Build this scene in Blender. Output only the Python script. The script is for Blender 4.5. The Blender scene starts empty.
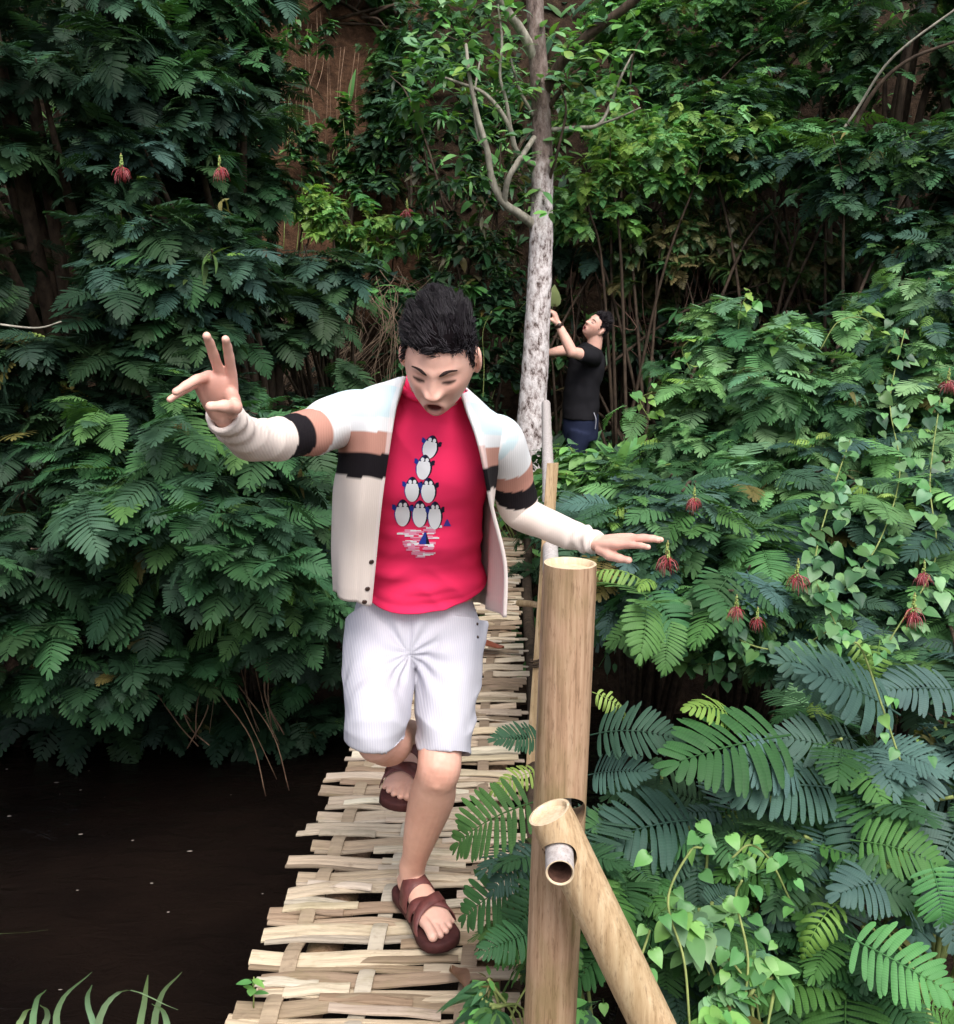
import bpy, bmesh, math, random
import numpy as np
from mathutils import Vector, Matrix, noise
from mathutils.bvhtree import BVHTree

random.seed(7)
rng = np.random.default_rng(11)
R = math.radians
scene = bpy.context.scene
COL = scene.collection

# ------------------------------------------------------------------ camera
CAM_H, PITCH, FPX, W, H = 1.5, R(11.0), 1000.0, 954, 1024
CP, SP = math.cos(PITCH), math.sin(PITCH)

def at(px, py, Y):
    """world point at depth Y that the photograph shows at pixel (px, py)"""
    u, v = (px - W / 2) / FPX, (H / 2 - py) / FPX
    dy, dz = CP + v * SP, -SP + v * CP
    t = Y / dy
    return Vector((u * t, Y, CAM_H + dz * t))

cam_d = bpy.data.cameras.new('camera')
cam = bpy.data.objects.new('camera', cam_d)
COL.objects.link(cam)
cam.location = (0, 0, CAM_H)
cam.rotation_euler = (R(90) - PITCH, 0, 0)
cam_d.sensor_fit = 'HORIZONTAL'
cam_d.sensor_width = 36.0
cam_d.lens = 36.0 * FPX / W
cam_d.clip_end = 2000
cam_d.clip_start = 0.02
scene.camera = cam

# ------------------------------------------------------------------ light
SUN_EL, SUN_AZ = R(54), R(162)          # azimuth of the light's origin, clockwise from +Y
world = bpy.data.worlds.new('World')
scene.world = world
world.use_nodes = True
wn = world.node_tree
for n in list(wn.nodes):
    wn.nodes.remove(n)
sky = wn.nodes.new('ShaderNodeTexSky')
sky.sky_type = 'NISHITA'
sky.sun_disc = False
sky.sun_elevation = SUN_EL
sky.sun_rotation = SUN_AZ
sky.air_density = 1.0
sky.dust_density = 3.0
bgn = wn.nodes.new('ShaderNodeBackground')
bgn.inputs['Strength'].default_value = 0.12
hs = wn.nodes.new('ShaderNodeHueSaturation')
hs.inputs['Saturation'].default_value = 0.42
wo = wn.nodes.new('ShaderNodeOutputWorld')
wn.links.new(sky.outputs[0], hs.inputs['Color'])
wn.links.new(hs.outputs[0], bgn.inputs['Color'])
wn.links.new(bgn.outputs[0], wo.inputs['Surface'])
sd = bpy.data.lights.new('sun', 'SUN')
sd.energy = 1.7
sd.angle = R(38)
sd.color = (1.0, 0.965, 0.91)
sun = bpy.data.objects.new('sun', sd)
COL.objects.link(sun)
sdir = Vector((math.sin(SUN_AZ) * math.cos(SUN_EL), math.cos(SUN_AZ) * math.cos(SUN_EL), math.sin(SUN_EL)))
sun.rotation_euler = sdir.to_track_quat('Z', 'Y').to_euler()
sun.location = (0, -3, 8)
vs = scene.view_settings
vs.view_transform = 'Standard'
vs.look = 'None'
vs.exposure = 1.12
vs.gamma = 1.0
vs.use_curve_mapping = False
scene.cycles.use_denoising = True
try:
    scene.cycles.denoiser = 'OPENIMAGEDENOISE'
    scene.cycles.denoising_input_passes = 'RGB_ALBEDO_NORMAL'
except Exception:
    pass
scene.cycles.max_bounces = 5
scene.cycles.diffuse_bounces = 3
scene.cycles.glossy_bounces = 2
scene.cycles.transmission_bounces = 3
scene.cycles.transparent_max_bounces = 4
scene.cycles.caustics_reflective = False
scene.cycles.caustics_refractive = False
scene.cycles.use_adaptive_sampling = True
scene.cycles.adaptive_threshold = 0.02

# ------------------------------------------------------------------ colour + materials
def lin(c):
    """sRGB 0..255 triple -> linear"""
    return tuple(((x / 255) / 12.92 if x / 255 <= 0.04045 else ((x / 255 + 0.055) / 1.055) ** 2.4) for x in c)

def L4(c):
    return (c[0], c[1], c[2], 1.0)

class Mat:
    def __init__(self, name, rough=0.6, spec=0.4):
        self.m = bpy.data.materials.new(name)
        self.m.use_nodes = True
        self.nt = self.m.node_tree
        self.b = self.nt.nodes['Principled BSDF']
        self.out = self.nt.nodes['Material Output']
        self.b.inputs['Roughness'].default_value = rough
        self.b.inputs['Specular IOR Level'].default_value = spec
    def n(self, t, **kw):
        nd = self.nt.nodes.new(t)
        for k, v in kw.items():
            setattr(nd, k, v)
        return nd
    def l(self, a, b):
        self.nt.links.new(a, b)
    def coord(self, scale=(1, 1, 1), kind='Object', rot=(0, 0, 0)):
        tc = self.n('ShaderNodeTexCoord')
        mp = self.n('ShaderNodeMapping')
        mp.inputs['Scale'].default_value = scale
        mp.inputs['Rotation'].default_value = rot
        self.l(tc.outputs[kind], mp.inputs['Vector'])
        return mp.outputs[0]
    def noise(self, vec, scale=5, detail=5, rough=0.6, dist=0.0):
        nz = self.n('ShaderNodeTexNoise')
        nz.inputs['Scale'].default_value = scale
        nz.inputs['Detail'].default_value = detail
        nz.inputs['Roughness'].default_value = rough
        nz.inputs['Distortion'].default_value = dist
        self.l(vec, nz.inputs['Vector'])
        return nz.outputs['Fac']
    def ramp(self, fac, stops, interp='LINEAR'):
        r = self.n('ShaderNodeValToRGB')
        cr = r.color_ramp
        cr.interpolation = interp
        while len(cr.elements) > 1:
            cr.elements.remove(cr.elements[-1])
        cr.elements[0].position = stops[0][0]
        cr.elements[0].color = L4(stops[0][1])
        for p, c in stops[1:]:
            e = cr.elements.new(p)
            e.color = L4(c)
        self.l(fac, r.inputs[0])
        return r.outputs[0]
    def mix(self, fac, a, b, blend='MIX'):
        mx = self.n('ShaderNodeMix', data_type='RGBA', blend_type=blend)
        for inp, v in ((mx.inputs[0], fac), (mx.inputs[6], a), (mx.inputs[7], b)):
            if hasattr(v, 'default_value') or hasattr(v, 'links'):
                self.l(v, inp)
            elif isinstance(v, (int, float)):
                inp.default_value = v
            else:
                inp.default_value = L4(v)
        return mx.outputs[2]
    def attr(self, name):
        a = self.n('ShaderNodeAttribute', attribute_name=name)
        return a
    def math(self, op, a, b=None):
        m = self.n('ShaderNodeMath', operation=op)
        for i, v in enumerate((a, b)):
            if v is None:
                continue
            if isinstance(v, (int, float)):
                m.inputs[i].default_value = v
            else:
                self.l(v, m.inputs[i])
        return m.outputs[0]
    def col(self, c):
        if isinstance(c, tuple):
            self.b.inputs['Base Color'].default_value = L4(c)
        else:
            self.l(c, self.b.inputs['Base Color'])
    def bump(self, h, strength=0.3, dist=0.01):
        bp = self.n('ShaderNodeBump')
        bp.inputs['Strength'].default_value = strength
        bp.inputs['Distance'].default_value = dist
        self.l(h, bp.inputs['Height'])
        self.l(bp.outputs[0], self.b.inputs['Normal'])

def leaf_material(name, rough=0.6, spec=0.25, trans=0.25, stripes=True):
    M = Mat(name, rough, spec)
    a = M.attr('col')
    c = a.outputs['Color']
    nz = M.noise(M.coord(), 9, 3)
    c = M.mix(1.0, c, M.ramp(nz, [(0.25, (0.68, 0.7, 0.72)), (0.75, (1.18, 1.16, 1.1))]), 'MULTIPLY')
    if stripes:
        # fine cross leaflets along each pinna: colour only, drawn from the coordinate along the pinna
        w = M.math('SINE', M.math('MULTIPLY', a.outputs['Alpha'], 95.0))
        c = M.mix(1.0, c, M.ramp(w, [(0.0, (0.88, 0.89, 0.89)), (0.45, (1.04, 1.04, 1.04))]), 'MULTIPLY')
    M.col(c)
    tr = M.n('ShaderNodeBsdfTranslucent')
    tc = M.mix(1.0, c, (1.15, 1.25, 0.5), 'MULTIPLY')
    M.l(tc, tr.inputs['Color'])
    ms = M.n('ShaderNodeMixShader')
    ms.inputs[0].default_value = trans
    M.l(M.b.outputs[0], ms.inputs[1])
    M.l(tr.outputs[0], ms.inputs[2])
    M.l(ms.outputs[0], M.out.inputs['Surface'])
    return M.m

M_LEAF = leaf_material('feather_leaf')
M_BROAD = leaf_material('broad_leaf', 0.42, 0.4, 0.28, False)
M_GRASS = leaf_material('grass_blade', 0.5, 0.3, 0.3, False)

def bark_mat():
    M = Mat('lichen_bark', 0.85, 0.2)
    v = M.coord((1, 1, 0.55))
    n1 = M.noise(v, 26, 6, 0.72)
    n2 = M.noise(v, 5.0, 4, 0.6)
    base = M.ramp(n1, [(0.3, lin((62, 50, 46))), (0.5, lin((118, 102, 96))), (0.7, lin((150, 138, 132)))])
    pale = M.ramp(n1, [(0.38, lin((84, 70, 66))), (0.46, lin((172, 160, 158))), (0.58, lin((216, 208, 208)))])
    zc = M.n('ShaderNodeSeparateXYZ')
    tc = M.n('ShaderNodeTexCoord')
    M.l(tc.outputs['Object'], zc.inputs[0])
    zz = M.math('ADD', M.math('MULTIPLY', zc.outputs[2], -0.55), M.math('ADD', n2, 1.05))
    M.col(M.mix(M.ramp(zz, [(0.0, (0, 0, 0)), (0.25, (1, 1, 1))]), base, pale))
    M.bump(n1, 0.8, 0.02)
    return M.m
M_BARK = bark_mat()

def stem_mat(name, c1, c2, rough=0.8):
    M = Mat(name, rough, 0.2)
    n = M.noise(M.coord((1, 1, 0.4)), 30, 4)
    M.col(M.ramp(n, [(0.3, c1), (0.7, c2)]))
    M.bump(n, 0.4, 0.005)
    return M.m
M_STEM = stem_mat('dark_stem', lin((42, 34, 28)), lin((84, 70, 58)))
M_TWIG = stem_mat('green_stem', lin((96, 110, 60)), lin((140, 150, 92)))
M_DRY = stem_mat('dry_stem', lin((92, 70, 56)), lin((150, 122, 100)))
M_PALEBR = stem_mat('pale_branch', lin((110, 104, 94)), lin((170, 164, 150)))

def flower_mat():
    M = Mat('red_stamens', 0.6, 0.2)
    a = M.attr('col')
    M.col(a.outputs['Color'])
    return M.m
M_FLOWER = flower_mat()

def bamboo_mat(name, stops, green=0.25, streak=1.0):
    M = Mat(name, 0.55, 0.3)
    v = M.coord((40, 40, 1.6))
    n = M.noise(v, 2.2, 6, 0.7)
    n2 = M.noise(M.coord((2.2, 2.2, 1.2)), 2.6, 4, 0.6)
    n3 = M.noise(M.coord((60, 60, 9)), 3, 3, 0.7)
    c = M.ramp(n, stops)
    c = M.mix(M.ramp(n2, [(0.5, (0, 0, 0)), (0.72, (green, green, green))]), c, lin((112, 106, 62)))
    c = M.mix(M.ramp(n3, [(0.54, (0, 0, 0)), (0.70, (0.75 * streak,) * 3)]), c, lin((92, 66, 44)))
    M.col(c)
    M.bump(n, 0.25, 0.004)
    return M.m
M_BAMBOO = bamboo_mat('tan_bamboo', [(0.28, lin((116, 90, 68))), (0.5, lin((166, 134, 108))), (0.75, lin((194, 166, 140)))], 0.85, 0.7)
M_BAMBOO2 = bamboo_mat('pale_bamboo', [(0.28, lin((150, 122, 90))), (0.5, lin((184, 156, 122))), (0.75, lin((206, 184, 152)))], 0.4, 0.7)
M_BAMEND = bamboo_mat('cut_bamboo', [(0.28, lin((190, 166, 134))), (0.5, lin((206, 184, 154))), (0.75, lin((222, 204, 178)))], 0.0, 0.3)
M_RAIL = bamboo_mat('weathered_bamboo', [(0.28, lin((150, 140, 138))), (0.5, lin((182, 174, 172))), (0.75, lin((204, 198, 196)))], 0.05, 0.6)
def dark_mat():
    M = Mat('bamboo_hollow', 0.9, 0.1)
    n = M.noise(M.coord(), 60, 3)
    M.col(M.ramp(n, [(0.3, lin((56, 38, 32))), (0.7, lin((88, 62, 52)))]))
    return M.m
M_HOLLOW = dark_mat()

def deck_mat():
    M = Mat('split_bamboo', 0.7, 0.25)
    a = M.attr('col')
    v = M.coord((3, 60, 60))
    n = M.noise(v, 2.0, 5, 0.6)
    c = M.mix(1.0, a.outputs['Color'], M.ramp(n, [(0.25, (0.62, 0.6, 0.58)), (0.5, (0.95, 0.95, 0.95)), (0.8, (1.12, 1.12, 1.1))]), 'MULTIPLY')
    n2 = M.noise(M.coord((5, 9, 5)), 1.4, 4, 0.65)
    c = M.mix(M.ramp(n2, [(0.55, (0, 0, 0)), (0.78, (0.55, 0.55, 0.55))]), c, lin((112, 104, 66)))
    n3 = M.noise(M.coord((9, 14, 5)), 1.7, 4, 0.7)
    c = M.mix(M.ramp(n3, [(0.6, (0, 0, 0)), (0.74, (0.5, 0.5, 0.5))]), c, lin((92, 74, 60)))
    M.col(c)
    M.bump(n, 0.45, 0.004)
    return M.m
M_DECK = deck_mat()

def ground_mat():
    M = Mat('soil', 0.95, 0.1)
    v = M.coord()
    n = M.noise(v, 1.3, 6, 0.65)
    n2 = M.noise(v, 14, 5, 0.7)
    c = M.ramp(n2, [(0.3, lin((32, 25, 20))), (0.55, lin((52, 40, 31))), (0.8, lin((74, 60, 46)))])
    # bare red earth of the cut bank, chosen by place on the hillside
    sx = M.n('ShaderNodeSeparateXYZ')
    M.l(v, sx.inputs[0])
    red = M.ramp(n2, [(0.3, lin((50, 36, 27))), (0.55, lin((78, 56, 42))), (0.8, lin((104, 80, 60)))])
    up = M.math('GREATER_THAN', M.math('ADD', sx.outputs[2], M.math('MULTIPLY', n, 0.8)), 1.9)
    dx = M.math('ABSOLUTE', M.math('ADD', sx.outputs[0], M.math('ADD', M.math('MULTIPLY', n, .7), 1.15)))
    M.col(M.mix(M.math('MULTIPLY', up, M.math('LESS_THAN', dx, 1.0)), c, red))
    M.bump(n2, 0.9, 0.05)
    return M.m
M_SOIL = ground_mat()

def water_mat():
    M = Mat('stream_water', 0.08, 0.5)
    v = M.coord((1.0, 2.2, 1))
    n = M.noise(v, 5, 4, 0.6, 0.6)
    n2 = M.noise(M.coord((1, 1.5, 1)), 1.2, 3)
    M.col(M.ramp(n2, [(0.3, lin((16, 12, 11))), (0.7, lin((26, 19, 16)))]))
    M.b.inputs['IOR'].default_value = 1.33
    M.bump(n, 0.45, 0.04)
    return M.m
M_WATER = water_mat()

def simple_mat(name, c1, c2=None, rough=0.6, spec=0.3, scale=40, bump=0.2, bd=0.003):
    M = Mat(name, rough, spec)
    n = M.noise(M.coord(), scale, 4)
    M.col(M.ramp(n, [(0.3, c1), (0.7, c2 or c1)]))
    M.bump(n, bump, bd)
    return M.m

# ------------------------------------------------------------------ mesh helpers
class MB:
    """collects verts and faces (and an optional colour per vertex) for ONE mesh"""
    def __init__(self):
        self.v, self.f, self.c = [], [], []
    def add(self, v, f, c=None):
        o = len(self.v)
        self.v += [tuple(p) for p in v]
        self.f += [tuple(i + o for i in q) for q in f]
        self.c += ([c] * len(v)) if (c is None or not isinstance(c, list)) else c

def link(name, me, mat, parent=None, smooth=True):
    o = bpy.data.objects.new(name, me)
    COL.objects.link(o)
    if mat is not None:
        for m in (mat if isinstance(mat, (list, tuple)) else [mat]):
            me.materials.append(m)
    if smooth and len(me.polygons):
        me.polygons.foreach_set('use_smooth', [True] * len(me.polygons))
    if parent is not None:
        o.parent = parent
    return o

def base_of(parent):
    p = Vector((0, 0, 0))
    while parent is not None:
        p += parent.location
        parent = parent.parent
    return p

def build(mb, name, mat, parent=None, smooth=True):
    b = base_of(parent)
    me = bpy.data.meshes.new(name)
    me.from_pydata([(p[0] - b.x, p[1] - b.y, p[2] - b.z) for p in mb.v], [], mb.f)
    if mb.c and mb.c[0] is not None:
        at_ = me.attributes.new('col', 'FLOAT_COLOR', 'POINT')
        a = np.array([(tuple(c) + (1.0,))[:4] for c in mb.c], dtype=np.float32)
        at_.data.foreach_set('color', a.ravel())
    me.update()
    return link(name, me, mat, parent, smooth)

def build_np(name, V, Q, C, mat, parent=None, smooth=True):
    b = base_of(parent)
    V = np.asarray(V, dtype=np.float32) - np.array(b, dtype=np.float32)
    me = bpy.data.meshes.new(name)
    me.vertices.add(len(V))
    me.vertices.foreach_set('co', V.astype(np.float32).ravel())
    me.loops.add(Q.size)
    me.loops.foreach_set('vertex_index', Q.astype(np.int32).ravel())
    me.polygons.add(len(Q))
    me.polygons.foreach_set('loop_start', np.arange(0, Q.size, 4, dtype=np.int32))
    me.update(calc_edges=True)
    if C is not None:
        at_ = me.attributes.new('col', 'FLOAT_COLOR', 'POINT')
        at_.data.foreach_set('color', C.astype(np.float32).ravel())
    return link(name, me, mat, parent, smooth)

def thing(name, label, cat, loc=(0, 0, 0), group=None):
    o = bpy.data.objects.new(name, None)
    COL.objects.link(o)
    o.location = loc
    o.empty_display_size = 0.1
    o['label'] = label
    o['category'] = cat
    if group:
        o['group'] = group
    return o

def tag(o, label, cat, group=None):
    o['label'] = label
    o['category'] = cat
    if group:
        o['group'] = group
    return o

def catmull(pts, n):
    """resample a polyline of equal-length tuples to n points along a Catmull-Rom curve"""
    P = np.array(pts, dtype=float)
    m = len(P)
    if m == 2:
        t = np.linspace(0, 1, n)[:, None]
        return P[0] * (1 - t) + P[1] * t
    E = np.vstack([2 * P[0] - P[1], P, 2 * P[-1] - P[-2]])
    out = []
    for u in np.linspace(0, m - 1, n):
        i = min(int(u), m - 2)
        t = u - i
        p0, p1, p2, p3 = E[i], E[i + 1], E[i + 2], E[i + 3]
        out.append(0.5 * ((2 * p1) + (-p0 + p2) * t + (2 * p0 - 5 * p1 + 4 * p2 - p3) * t * t + (-p0 + 3 * p1 - 3 * p2 + p3) * t ** 3))
    return np.array(out)

def tube(pts, radii, n=12, samples=None, ref=None, cap='round', wob=0.0):
    """closed tapered tube through pts; radii are r or (side, front) pairs; -> verts, faces"""
    rr = [(r, r) if not isinstance(r, (tuple, list)) else tuple(r) for r in radii]
    data = [tuple(p) + r for p, r in zip(pts, rr)]
    S = samples or max(len(pts) * 4, 6)
    D = catmull(data, S)
    P, RA = D[:, :3], np.maximum(D[:, 3:5], 1e-4)
    T = np.gradient(P, axis=0)
    T /= np.linalg.norm(T, axis=1)[:, None] + 1e-12
    rings = []
    if ref is None:
        r0 = np.array((0, -1, 0.0)) if abs(T[0][1]) < 0.8 else np.array((0, 0, 1.0))
    else:
        r0 = np.array(ref, dtype=float)
    b = r0
    frames = []
    for i in range(S):
        src = np.array(ref, dtype=float) if ref is not None else b
        b = src - np.dot(src, T[i]) * T[i]
        b /= np.linalg.norm(b) + 1e-12
        a = np.cross(b, T[i])
        frames.append((a, b))
    ang = np.linspace(0, 2 * math.pi, n, endpoint=False)
    ca, sa = np.cos(ang)[:, None], np.sin(ang)[:, None]
    seq = []
    if cap == 'round':
        for k in (80, 60, 38, 18):
            k = R(k)
            m = RA[0].mean()
            seq.append((P[0] - T[0] * m * math.sin(k), RA[0] * math.cos(k), frames[0]))
    for i in range(S):
        k = 1 + (wob * (random.random() - .5) if wob else 0)
        seq.append((P[i], RA[i] * k, frames[i]))
    if cap == 'round':
        for k in (18, 38, 60, 80):
            k = R(k)
            m = RA[-1].mean()
            seq.append((P[-1] + T[-1] * m * math.sin(k), RA[-1] * math.cos(k), frames[-1]))
    V, F = [], []
    for (p, r, (a, b)) in seq:
        V.append(p + ca * a * r[0] + sa * b * r[1])
    V = np.vstack(V)
    m = len(seq)
    for i in range(m - 1):
        for j in range(n):
            j2 = (j + 1) % n
            F.append((i * n + j, i * n + j2, (i + 1) * n + j2, (i + 1) * n + j))
    if cap:
        F.append(tuple(range(n - 1, -1, -1)))
        F.append(tuple((m - 1) * n + j for j in range(n)))
    return V, F

def box(c, half, rot=None):
    V = [Vector((sx * half[0], sy * half[1], sz * half[2])) for sx in (-1, 1) for sy in (-1, 1) for sz in (-1, 1)]
    if rot is not None:
        V = [rot @ v for v in V]
    c = Vector(c)
    V = [v + c for v in V]
    F = [(0, 1, 3, 2), (4, 6, 7, 5), (0, 4, 5, 1), (2, 3, 7, 6), (0, 2, 6, 4), (1, 5, 7, 3)]
    return V, F

def ellipsoid(c, rad, rot=None, nu=20, nv=14):
    V, F = [], []
    c = Vector(c)
    for i in range(nv + 1):
        ph = math.pi * (i + 0.02) / (nv + 0.04)
        for j in range(nu):
            th = 2 * math.pi * j / nu
            p = Vector((rad[0] * math.sin(ph) * math.cos(th), rad[1] * math.sin(ph) * math.sin(th), rad[2] * math.cos(ph)))
            V.append((rot @ p if rot is not None else p) + c)
    for i in range(nv):
        for j in range(nu):
            j2 = (j + 1) % nu
            F.append((i * nu + j, (i + 1) * nu + j, (i + 1) * nu + j2, i * nu + j2))
    F.append(tuple(range(nu)))
    F.append(tuple(nv * nu + j for j in range(nu - 1, -1, -1)))
    return V, F

def fuse(mb, voxel, smooth=3, fac=0.5):
    """one continuous surface out of overlapping closed pieces (voxel remesh, then smoothing)"""
    me = bpy.data.meshes.new('tmp')
    me.from_pydata(mb.v, [], mb.f)
    me.update()
    bm = bmesh.new()
    bm.from_mesh(me)
    bmesh.ops.recalc_face_normals(bm, faces=bm.faces)
    bm.to_mesh(me)
    bm.free()
    o = bpy.data.objects.new('tmp', me)
    COL.objects.link(o)
    md = o.modifiers.new('r', 'REMESH')
    md.mode = 'VOXEL'
    md.voxel_size = voxel
    if smooth:
        sm = o.modifiers.new('s', 'SMOOTH')
        sm.iterations = smooth
        sm.factor = fac
    dg = bpy.context.evaluated_depsgraph_get()
    dg.update()
    res = bpy.data.meshes.new_from_object(o.evaluated_get(dg))
    bpy.data.objects.remove(o)
    bpy.data.meshes.remove(me)
    return res

def apply_mods(o):
    dg = bpy.context.evaluated_depsgraph_get()
    dg.update()
    res = bpy.data.meshes.new_from_object(o.evaluated_get(dg))
    o.modifiers.clear()
    o.data = res
    return o

def co_of(me):
    a = np.empty(len(me.vertices) * 3, dtype=np.float32)
    me.vertices.foreach_get('co', a)
    return a.reshape(-1, 3)

def no_of(me):
    a = np.empty(len(me.vertices) * 3, dtype=np.float32)
    me.vertices.foreach_get('normal', a)
    return a.reshape(-1, 3)

def set_co(me, V):
    me.vertices.foreach_set('co', np.asarray(V, dtype=np.float32).ravel())
    me.update()

def set_col(me, C):
    a = me.attributes.new('col', 'FLOAT_COLOR', 'POINT')
    if C.shape[1] == 3:
        C = np.hstack([C, np.ones((len(C), 1))])
    a.data.foreach_set('color', C.astype(np.float32).ravel())

def shift(me, parent):
    b = np.array(base_of(parent), dtype=np.float32)
    set_co(me, co_of(me) - b)

def sstep(a, b, x):
    t = np.clip((x - a) / (b - a), 0, 1)
    return t * t * (3 - 2 * t)

def vnoise(V, scale, off=0.0):
    s = np.array(scale if isinstance(scale, (tuple, list)) else (scale,) * 3)
    return np.array([noise.noise(Vector((p[0] * s[0] + off, p[1] * s[1] + off, p[2] * s[2]))) for p in V])
# ================================================================== the setting
def ground_h(x, y):
    x = np.asarray(x, dtype=float); y = np.asarray(y, dtype=float)
    wob = 0.22 * np.sin(x * 1.7 + 0.6) + 0.12 * np.sin(x * 4.1)
    ye = 1.45 + 1.35 * sstep(0.05, 0.7, x) + 0.3 * wob
    near = -0.18 - 1.25 * sstep(ye, ye + 0.7, y)
    yf = 5.35 + 0.5 * wob
    far = 1.25 * sstep(yf - 0.3, yf + 1.1, y) + 0.55 * sstep(yf + 1.2, yf + 2.4, y)
    y0 = 8.5 + 0.5 * np.sin(x * 0.8 + 1)
    hill = np.clip(y - y0, 0, 3.6) * 2.1 + np.clip(y - y0 - 3.6, 0, 30) * 0.45
    h = near + far + hill
    side = 0.25 * np.clip(np.abs(x) - 6, 0, 20)
    h = h + side * sstep(4.5, 8, y)
    h = h + 0.07 * np.sin(x * 3.1 + y * 2.3) * sstep(-1.0, -0.2, h) + 0.05 * np.sin(x * 7.3 - y * 5.1)
    return h

def gz(x, y):
    return float(ground_h(x, y))

def make_ground():
    xs = np.concatenate([np.linspace(-90, -9, 20)[:-1], np.linspace(-9, 9, 181), np.linspace(9, 90, 20)[1:]])
    ys = np.concatenate([np.linspace(-70, -1, 16)[:-1], np.linspace(-1, 14, 181), np.linspace(14, 110, 20)[1:]])
    X, Y = np.meshgrid(xs, ys)
    Z = ground_h(X, Y)
    rough = np.array([noise.noise(Vector((a * 2.1, b * 2.1, 3))) for a, b in zip(X.ravel(), Y.ravel())]).reshape(X.shape)
    Z = Z + 0.08 * rough * (np.abs(X) < 12)
    V = np.stack([X.ravel(), Y.ravel(), Z.ravel()], 1)
    nx, ny = len(xs), len(ys)
    i, j = np.meshgrid(np.arange(ny - 1), np.arange(nx - 1), indexing='ij')
    a = (i * nx + j).ravel()
    Q = np.stack([a, a + 1, a + nx + 1, a + nx], 1)
    o = build_np('ground', V, Q, None, M_SOIL)
    o['kind'] = 'structure'
make_ground()

def make_water():
    nx, ny = 90, 40
    X, Y = np.meshgrid(np.linspace(-14, 14, nx), np.linspace(0.9, 6.8, ny))
    Z = np.full(X.shape, -0.86)
    V = np.stack([X.ravel(), Y.ravel(), Z.ravel()], 1)
    i, j = np.meshgrid(np.arange(ny - 1), np.arange(nx - 1), indexing='ij')
    a = (i * nx + j).ravel()
    o = build_np('stream_water', V, np.stack([a, a + 1, a + nx + 1, a + nx], 1), None, M_WATER)
    o['kind'] = 'structure'
    # pale flecks of foam and floating bits drifting on the surface
    mb = MB()
    r = random.Random(5)
    for k in range(34):
        cx, cy = r.uniform(-2.6, -0.5), r.uniform(1.6, 5.0)
        n = 5
        s = r.uniform(0.002, 0.006)
        st = r.uniform(1, 3)
        mb.add([(cx + s * st * math.cos(t * 2 * math.pi / n), cy + s * math.sin(t * 2 * math.pi / n), -0.855 + r.uniform(0, .001)) for t in range(n)], [tuple(range(n))])
    f = build(mb, 'foam', simple_mat('foam', lin((120, 110, 105)), lin((170, 160, 150)), 0.7), None, False)
    f['kind'] = 'stuff'
    tag(f, 'pale flecks of foam drifting on the dark stream', 'foam')
make_water()

# ------------------------------------------------------------------ leaf templates (unit length along +X, upper side +Z)
def pinnate(npairs, tt, fold, droop, plen, pdroop, seed, young=False):
    r = random.Random(seed)
    V, Q, A = [], [], []
    S = np.linspace(0, 1, 30)
    th = -droop * S ** 1.2
    xs = np.concatenate([[0], np.cumsum(np.cos(th[:-1]))]) / 29
    zs = np.concatenate([[0], np.cumsum(np.sin(th[:-1]))]) / 29
    def rach(s):
        return np.array((np.interp(s, S, xs), 0.0, np.interp(s, S, zs))), np.interp(s, S, th)
    # rachis: a thin square rod
    prev = None
    for s in np.linspace(0, 1, 6):
        p, a = rach(s)
        w = 0.011 * (1 - 0.7 * s)
        N = np.array((-math.sin(a), 0, math.cos(a)))
        ring = [p + np.array((0, w, 0)), p + N * w, p - np.array((0, w, 0)), p - N * w]
        o = len(V)
        V += ring; A += [0.0] * 4
        if prev is not None:
            for j in range(4):
                Q.append((prev + j, prev + (j + 1) % 4, o + (j + 1) % 4, o + j))
        prev = o
    s0 = 0.13
    prof = np.interp(tt, [0, .1, .3, .6, .85, .95, 1.0], [.35, .78, .98, 1.0, .92, .68, .3])
    gap = (1 - s0) / npairs
    for i in range(npairs):
        f = i / (npairs - 1)
        s = s0 + (1 - s0) * f ** 0.95
        p, a = rach(min(s, 1))
        T = np.array((math.cos(a), 0, math.sin(a)))
        N = np.array((-math.sin(a), 0, math.cos(a)))
        Lp = plen * (0.62 + 0.38 * math.sin(math.pi * min(1, f * 1.05 + 0.18))) * (1 - 0.35 * max(0, f - .7) / .3)
        for sd in (-1, 1):
            sw = R(82 - 42 * f ** 1.6 + r.uniform(-5, 5)) * (0.35 if i == npairs - 1 else 1)
            L = Lp * r.uniform(0.92, 1.06)
            dz = r.uniform(-.06, .06)
            d = math.cos(sw) * T + math.sin(sw) * np.array((0, sd, 0)) + N * (0.10 + dz)
            d /= np.linalg.norm(d)
            wv = np.cross(d, N); wv /= np.linalg.norm(wv)
            if wv[0] < 0: wv = -wv
            up = np.cross(d, wv) * 1.0
            if np.dot(up, N) < 0: up = -up
            wd = gap * (0.49 if not young else 0.40) * r.uniform(.92, 1.05)
            pd = pdroop * r.uniform(.6, 1.4)
            tw = r.uniform(-.18, .18)
            o = len(V)
            cols = (-1, 0, 1) if fold else (-1, 1)
            for k, t in enumerate(tt):
                c = p + d * L * (t - pd * pd * .35 * t ** 3) - N * pd * L * t * t + T * 0.10 * L * t * t
                for cc in cols:
                    V.append(c + wv * cc * wd * prof[k] - up * (abs(cc) * wd * 0.22 if fold else 0) + up * cc * wd * tw)
                    A.append(t)
            m = len(cols)
            for k in range(len(tt) - 1):
                for j in range(m - 1):
                    q = o + k * m + j
                    Q.append((q, q + 1, q + m + 1, q + m))
    return np.array(V), np.array(Q), np.array(A)

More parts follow.
